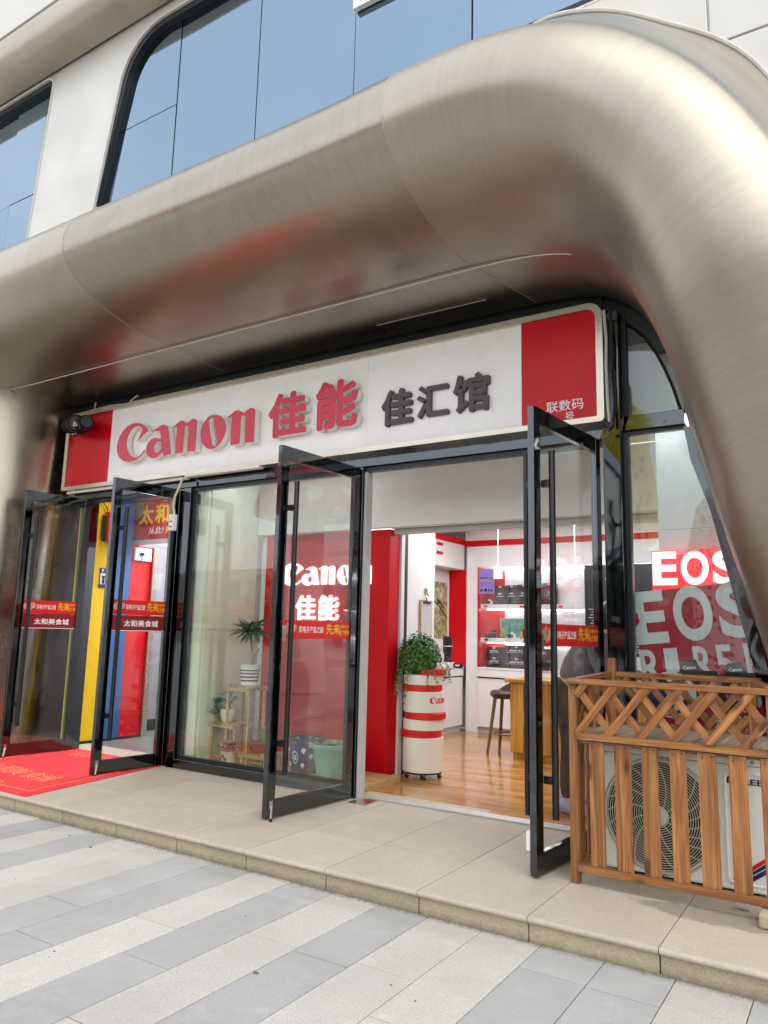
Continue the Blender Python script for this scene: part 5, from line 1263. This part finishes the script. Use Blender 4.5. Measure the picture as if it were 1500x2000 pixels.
board('mid_rail', (XL+.05, FYP+.034, .866), (XRT-.055, FYP+.034, .866), .03, .03, (0, -1, 0), fe, M['pine'])
board('bottom_rail', (XL+.05, FYP-.006, .206), (XRT+.02, FYP-.006, .206), .036, .036, (0, -1, 0), fe, PW)
board('back_rail', (XBL, YB-.01, .9), (XBR, YB-.01, .9), .036, .03, (0, -1, 0), fe, PW)
for i in range(7):
    x = -1.335+.0827+.1385*0+i*.1405-.041
    board('slat', (x+.0, FYP-.001, .192+.008), (x-.002, FYP-.001, .868), .083+.004*((i*5) % 3-1), .016, (0, -1, 0), fe, PW)
nl = MB()
for i in range(7):
    x = -1.293+i*.1405-.0
    for z in (.222, .845):
        for dx in (-.022, .02): nl.tube([(x+dx, FYP-.0085, z+.004*dx*50), (x+dx, FYP-.0112, z+.004*dx*50)], .0032, 6)
obj('nail', nl, M['fascia'], fe, kind='stuff')
# lattice: two layers crossing, front and back
def lattice(xa, xb, y, z0, z1, yn, pitch=.168, lean=.225, ph=0.0):
    def seg(xs, xe):
        a, b = Vector((xs, 0, z0)), Vector((xe, 0, z1)); t0, t1 = 0.0, 1.0; dx = xe-xs
        for bound, sgn in ((xa, 1), (xb, -1)):
            f0, f1 = (a.x-bound)*sgn, (b.x-bound)*sgn
            if f0 < 0 and f1 < 0: return None
            if f0 < 0: t0 = max(t0, -f0/(f1-f0))
            if f1 < 0: t1 = min(t1, f0/(f0-f1))
        return (a.lerp(b, t0), a.lerp(b, t1)) if t1-t0 > .15 else None
    n = int((xb-xa)/pitch)+3
    for k in range(-2, n):
        for d, dy in ((1, -.010), (-1, .008)):
            x = xa+k*pitch+ph; s = seg(x, x+lean) if d > 0 else seg(x+lean*.9, x-lean*.1)
            if s: board('lattice_slat', s[0]+Vector((0, y+dy, 0)), s[1]+Vector((0, y+dy, 0)), .040, .013, (0, -1, 0), fe, PW, .0015)
lattice(XL+.045, XRT-.05, FYP+.012, .893, 1.180, -1, ph=.0)
lattice(XBL+.03, XBR-.04, YB-.02, .92, 1.18, -1, ph=.05)
for k in range(3):
    y0 = FYP+.08+k*.2; board('lattice_slat', (XL+.03, y0, .92), (XL+.035, min(y0+.22, YB-.06), 1.165), .04, .013, (-1, 0, 0), fe, PW); board('lattice_slat', (XL+.044, min(y0+.22, YB-.06), .92), (XL+.044, y0, 1.165), .04, .012, (-1, 0, 0), fe, PW)
for k in range(5): board('slat', (XL+.03, FYP+.13+k*.13, .2), (XL+.03, FYP+.13+k*.13, .87), .07, .014, (-1, 0, 0), fe, PW)
board('bottom_rail', (XL+.03, FYP+.06, .206), (XBL+.03, YB-.05, .206), .036, .03, (-1, 0, 0), fe, PW)
for k in range(10):
    x = XL+.09+k*.1
    if x < XRT-.05: board('deck_board', (x, FYP+.062, .888+.002*(k % 3)), (min(x, XBR+.02) if k > 8 else x, YB-.05, .888+.002*(k % 2)), .094, .016, (0, 0, 1), fe, M['pine_grey'])
sb2 = tag(obj('stone_block', MB().box(-.52, -.34, 4.10, 4.27, ZP+.001, .182), M['stone_rough'], bevel=.012, org=(-.43, 4.18, ZP)), 'rough stone block propping up the right end of the wooden fence', 'stone block')
tag(obj('pvc_offcut', MB().tube([(-.64, 4.33, .134), (-.585, 4.325, .134)], .018, 12), M['lightgrey'], org=(-.61, 4.33, ZP), smooth=True), 'small white plastic offcut under the bottom rail of the wooden fence', 'plastic piece')

# air conditioner
ac = thing('air_conditioner', 'ivory outdoor air conditioner unit with round fan grille behind the wooden slats', 'air conditioner', (-.9, 4.6, ZP))
AY = 4.42
obj('casing', MB().box(-1.345, -.46, AY, AY+.30, .175, .79), M['ac_white'], ac, bevel=.012)
obj('lid', MB().box(-1.35, -.455, AY-.006, AY+.305, .793, .83), M['ac_white'], ac, bevel=.008)
for x in (-1.2, -.88, -.55): obj('screw', MB().tube([(x, AY-.006, .812), (x, AY-.010, .812)], .008, 8), M['stainless'], ac)
obj('foot', MB().box(-1.25, -1.15, AY+.02, AY+.28, ZP+.001, .174).box(-.65, -.55, AY+.02, AY+.28, ZP+.001, .174), M['black'], ac)
gc = Vector((-1.02, AY, .487)); GR = .285
obj('fan_opening', MB().tube([gc+Vector((0, -.002, 0)), gc+Vector((0, -.006, 0))], GR, 48), M['print_black'], ac)
fb = MB()
for k in range(3):
    a0 = 2*math.pi*k/3+.5; v0 = []
    for i in range(9):
        a = a0+i*.09
        for r in (.06, .25): v0.append((gc.x+r*math.cos(a), AY-.0085-.0006*i, gc.z+r*math.sin(a)))
    fb.add(v0, [(2*i, 2*i+1, 2*i+3, 2*i+2) for i in range(8)])
obj('fan_blade', fb, M['fascia'], ac)
gg = MB()
def ringt(r, y, rad, n=56, s=5): gg.tube([(gc.x+r*math.cos(2*math.pi*i/n), y, gc.z+r*math.sin(2*math.pi*i/n)) for i in range(n+1)], rad, s, False)
for i in range(19): ringt(.055+i*.0121, AY-.022-.012*math.cos(i/19*1.5), .0023)
for k in range(24):
    a = 2*math.pi*k/24; r0 = .05 if k % 2 == 0 else .15
    gg.tube([(gc.x+r*math.cos(a+1.1*(r-.05)*2.2), AY-.030+.01*(r/.285)**2, gc.z+r*math.sin(a+1.1*(r-.05)*2.2)) for r in [r0+(.282-r0)*i/8 for i in range(9)]], .003, 5)
ringt(.287, AY-.012, .009); ringt(.302, AY-.003, .004)
obj('fan_grille', gg, M['ac_wire'], ac, smooth=True)
obj('hub', MB().tube([gc+Vector((0, -.018, 0)), gc+Vector((0, -.036, 0)), gc+Vector((0, -.04, 0))], [.052, .05, .04], 24), M['ac_wire'], ac, smooth=True)
PX0, PX1, PZ0, PZ1 = -.70, -.485, .20, .765
fr = rounded([(PX0, PZ0), (PX0, PZ1), (PX1, PZ1), (PX1, PZ0)], [.03]*4, 5)
mb = MB(); n = len(fr); inn2 = [(x+(.012 if x < -.6 else -.012), z+(.012 if z < .5 else -.012)) for x, z in fr]
mb.add([(x, AY-.001, z) for x, z in fr]+[(x, AY-.007, z) for x, z in inn2]+[(x+(.01 if x < -.6 else -.01), AY-.002, z+(.01 if z < .5 else -.01)) for x, z in inn2], [(i, (i+1) % n, n+(i+1) % n, n+i) for i in range(n)]+[(n+i, n+(i+1) % n, 2*n+(i+1) % n, 2*n+i) for i in range(n)])
obj('service_panel', mb, M['ac_white'], ac, smooth=True)
lg = MB(); put(lg, glyphs('GREE', .02), (-.652, AY-.0015, .698), XR, UP, .145, .03, .0012); obj('print', lg, M['print_navy'], ac)
lg = MB(); lg.prism([(-.672+.018*math.cos(q), .716+.02*math.sin(q)) for q in [R(40+i*25) for i in range(12)]], 'y', AY-.0025, AY-.001); obj('print', lg, M['print_navy'], ac)
obj('print', MB().prism([(-.668, .70), (-.648, .70), (-.648, .712), (-.668, .722)], 'y', AY-.0035, AY-.0026), M['print_red'], ac)
obj('print', MB().prism([(-.68, .20), (-.515, .33), (-.515, .352), (-.68, .222)], 'y', AY-.003, AY-.0015), M['print_red'], ac)
obj('print', MB().prism([(-.665, .20), (-.515, .305), (-.515, .325), (-.69+.02, .205)], 'y', AY-.003, AY-.0015).prism([(-.62, .20), (-.515, .275), (-.515, .299), (-.655, .20)], 'y', AY-.003, AY-.0015), M['print_navy'], ac)

# ================================================================== customer inside the shop
def skin(name, joints, edges, mat, parent, sub=2, org=None):
    me = bpy.data.meshes.new(name); o0 = _origin(parent)
    me.from_pydata([tuple(Vector(j[:3])-o0) for j in joints], edges, []); me.materials.append(mat)
    o = bpy.data.objects.new(name, me); COL.objects.link(o); o.parent = parent; ORG[o.name] = o0
    sk = o.modifiers.new('skin', 'SKIN'); sk.use_smooth_shade = True
    for v, j in zip(me.skin_vertices[0].data, joints):
        r = j[3]; v.radius = (r, r) if not isinstance(r, tuple) else r
    me.skin_vertices[0].data[0].use_root = True
    s = o.modifiers.new('sub', 'SUBSURF'); s.levels = sub; s.render_levels = sub
    return o
px_, py_ = -2.02, 5.92
pe = thing('person', 'person in a grey top, black trousers and blue-grey shoes standing inside behind the fence', 'person', (px_, py_, ZP))
def J(x, y, z, r): return (px_+x, py_+y, ZP+z, r)
# facing the table: forward is -x, +y
body = [J(0, 0, .93, (.12, .10)), J(.10, 0, 1.10, (.13, .10)), J(.22, 0, 1.27, (.145, .10)), J(.29, .0, 1.36, .055), J(.335, 0.0, 1.42, .06), J(.38, .0, 1.48, .088), J(.40, .0, 1.55, .075),
        J(-.06, .10, .86, .09), J(-.03, .11, .48, .06), J(-.08, .12, .09, .042), J(.04, .15, .035, .035),
        J(.02, -.09, .86, .09), J(.06, -.10, .48, .06), J(.02, -.14, .09, .042), J(.13, -.16, .035, .035),
        J(.26, .16, 1.27, .06), J(.36, .20, 1.03, .045), J(.56, .16, .98, .035), J(.62, .15, .98, .03),
        J(.26, -.16, 1.27, .06), J(.34, -.20, 1.03, .045), J(.54, -.14, .98, .035), J(.60, -.13, .98, .03)]
be = [(0, 1), (1, 2), (2, 3), (3, 4), (4, 5), (5, 6), (0, 7), (7, 8), (8, 9), (9, 10), (0, 11), (11, 12), (12, 13), (13, 14), (2, 15), (15, 16), (16, 17), (17, 18), (2, 19), (19, 20), (20, 21), (21, 22)]
skin('body', body, be, M['skin'], pe)
def grow(idx, k, over=None):
    out = []
    for i in idx:
        x, y, z, r = body[i]; r = (r if isinstance(r, tuple) else (r, r)); out.append((x, y, z, (r[0]+k, r[1]+k)))
    return out
skin('trousers', [J(.02, 0, 1.0, (.175, .155))]+grow([0], .06)+grow([7, 8], .028)+[J(-.08, .12, .09, .07)]+grow([11, 12], .028)+[J(.02, -.14, .09, .07)], [(0, 1), (1, 2), (2, 3), (3, 4), (1, 5), (5, 6), (6, 7)], M['cloth_black'], pe)
tpj = [J(.02, 0, .90, (.19, .17))]+grow([1, 2], .055)+[J(.285, 0, 1.35, .095)]+grow([15, 16, 17, 19, 20, 21], .036)
skin('top', tpj, [(0, 1), (1, 2), (2, 3), (2, 4), (4, 5), (5, 6), (2, 7), (7, 8), (8, 9)], M['cloth_grey'], pe)
hx, hy, hz = px_+.375, py_, ZP+1.47
obj('hair', MB().ball((hx-.025, hy, hz+.035), .10, .098, .105, 16, 10).ball((hx-.075, hy, hz-.04), .06, .08, .09, 12, 8), M['hair'], pe, smooth=True)
fc = MB()
fd = Vector((.95, -.05, -.25)).normalized(); fs = Vector((-fd.y, fd.x, 0))
head_c = Vector((hx, hy, hz))
fc.ball(tuple(head_c+fd*.012), .082, .08, .105, 16, 12); fc.ball(tuple(head_c+fd*.095+Vector((0, 0, -.01))), .014, .014, .024, 8, 6)
for s in (-1, 1): fc.ball(tuple(head_c+fs*(s*.082)+Vector((0, 0, 0))), .016, .016, .03, 8, 6)
hd = obj('head', fc, M['skin'], pe, smooth=True)
ey = MB()
for s in (-1, 1): ey.ball(tuple(head_c+fd*.083+fs*(s*.032)+Vector((0, 0, .018))), .010, .010, .006, 8, 6); ey.ball(tuple(head_c+fd*.083+fs*(s*.032)+Vector((0, 0, .042))), .018, .018, .004, 8, 4)
obj('eyes', ey, M['hair'], hd)
obj('mouth', MB().ball(tuple(head_c+fd*.084+Vector((0, 0, -.05))), .02, .02, .006, 8, 5), paint('lips', '#b06a60', .5), hd)
for k, (a, b) in enumerate((((-.09, .12), (.05, .15)), ((.01, -.14), (.15, -.16)))):
    A_, B_ = Vector((px_+a[0], py_+a[1], ZP+.055)), Vector((px_+b[0], py_+b[1], ZP+.045))
    d = (B_-A_).normalized(); ms = MB().tube([A_-d*.07, A_-d*.02, A_+d*.06, B_, B_+d*.05], [.035, .05, .05, .04, .025], 12); ms.v = [(x, y, max(z, ZP+.022)) for x, y, z in ms.v]
    shoe = obj('shoe', ms, M['shoe_blue'], pe, smooth=True)
    so3 = MB().tube([A_-d*.075, A_-d*.02, A_+d*.06, B_, B_+d*.055], [.038, .052, .052, .044, .028], 12); so3.v = [(x, y, min(max(z, ZP+.001), ZP+.026)) for x, y, z in so3.v]
    obj('sole', so3, M['shoe_white'], shoe)
for tip, d in ((18, Vector((.9, -.1, -.1))), (22, Vector((.9, .15, -.1)))):
    x, y, z, r = body[tip]; d = d.normalized(); sd_ = d.cross(Vector((0, 0, 1))).normalized(); h = MB(); P0 = Vector((x, y, z))
    for i, L in enumerate((.065, .075, .08, .07)):
        o_ = P0+sd_*((i-1.5)*.018)+d*.015; h.tube([o_, o_+d*L*.5+Vector((0, 0, -.005)), o_+d*L+Vector((0, 0, -.02))], [.009, .0085, .007], 6)
    h.tube([P0+sd_*.02, P0+sd_*.05+d*.02, P0+sd_*.055+d*.05], [.011, .010, .008], 6)
    obj('fingers', h, M['skin'], pe, smooth=True)

# inflatable exhibition figures on the square, seen only as reflections in the black steel and the glass
yc = structure('street_inflatable', (-3.9, -4.5, 0))
obj('legs', MB().lathe([(.55, 0), (.6, .4), (.5, 3.1), (.3, 3.2)], (-3.9, -4.5, -.02), 20), paint('dark_green_vinyl', '#22413a', .4), yc, smooth=True)
obj('body', MB().lathe([(.3, 3.15), (.55, 3.3), (.6, 4.2), (.45, 5.2), (.5, 5.8), (.1, 6.2)], (-3.9, -4.5, -.02), 24), m_spots(), yc, smooth=True)
ym = structure('street_inflatable', (-11.5, -4, 0))
obj('stalk', MB().lathe([(.6, 0), (.45, 1.5), (.4, 4.3)], (-11.5, -4, -.02), 20), M['white'], ym, smooth=True)
k = NT('white_spotted_red_vinyl'); vo = k.n('ShaderNodeTexVoronoi'); vo.inputs['Scale'].default_value = 1.6; k.l(k.coord(), vo.inputs['Vector'])
k.bsdf(k.mix(k.ramp(vo.outputs['Distance'], [(.30, 1.0), (.33, 0.0)]), lin('#d02428'), lin('#efefef')), .4)
obj('cap', MB().lathe([(.3, 4.1), (1.3, 4.2), (1.35, 4.5), (1.0, 5.3), (.4, 5.75), (.02, 5.85)], (-11.5, -4, -.02), 28), k.m, ym, smooth=True)
yk = structure('street_inflatable', (-2.3, -4.4, 0))
k = NT('red_spotted_white_vinyl'); vo = k.n('ShaderNodeTexVoronoi'); vo.inputs['Scale'].default_value = 8; k.l(k.coord(), vo.inputs['Vector'])
k.bsdf(k.mix(k.ramp(vo.outputs['Distance'], [(.34, 1.0), (.38, 0.0)]), lin('#ececec'), lin('#c8202c')), .4)
obj('body', MB().lathe([(.4, 0), (.5, .5), (.42, 2.0), (.5, 3.0), (.3, 3.9), (.03, 4.2)], (-2.3, -4.4, -.02), 24), k.m, yk, smooth=True)
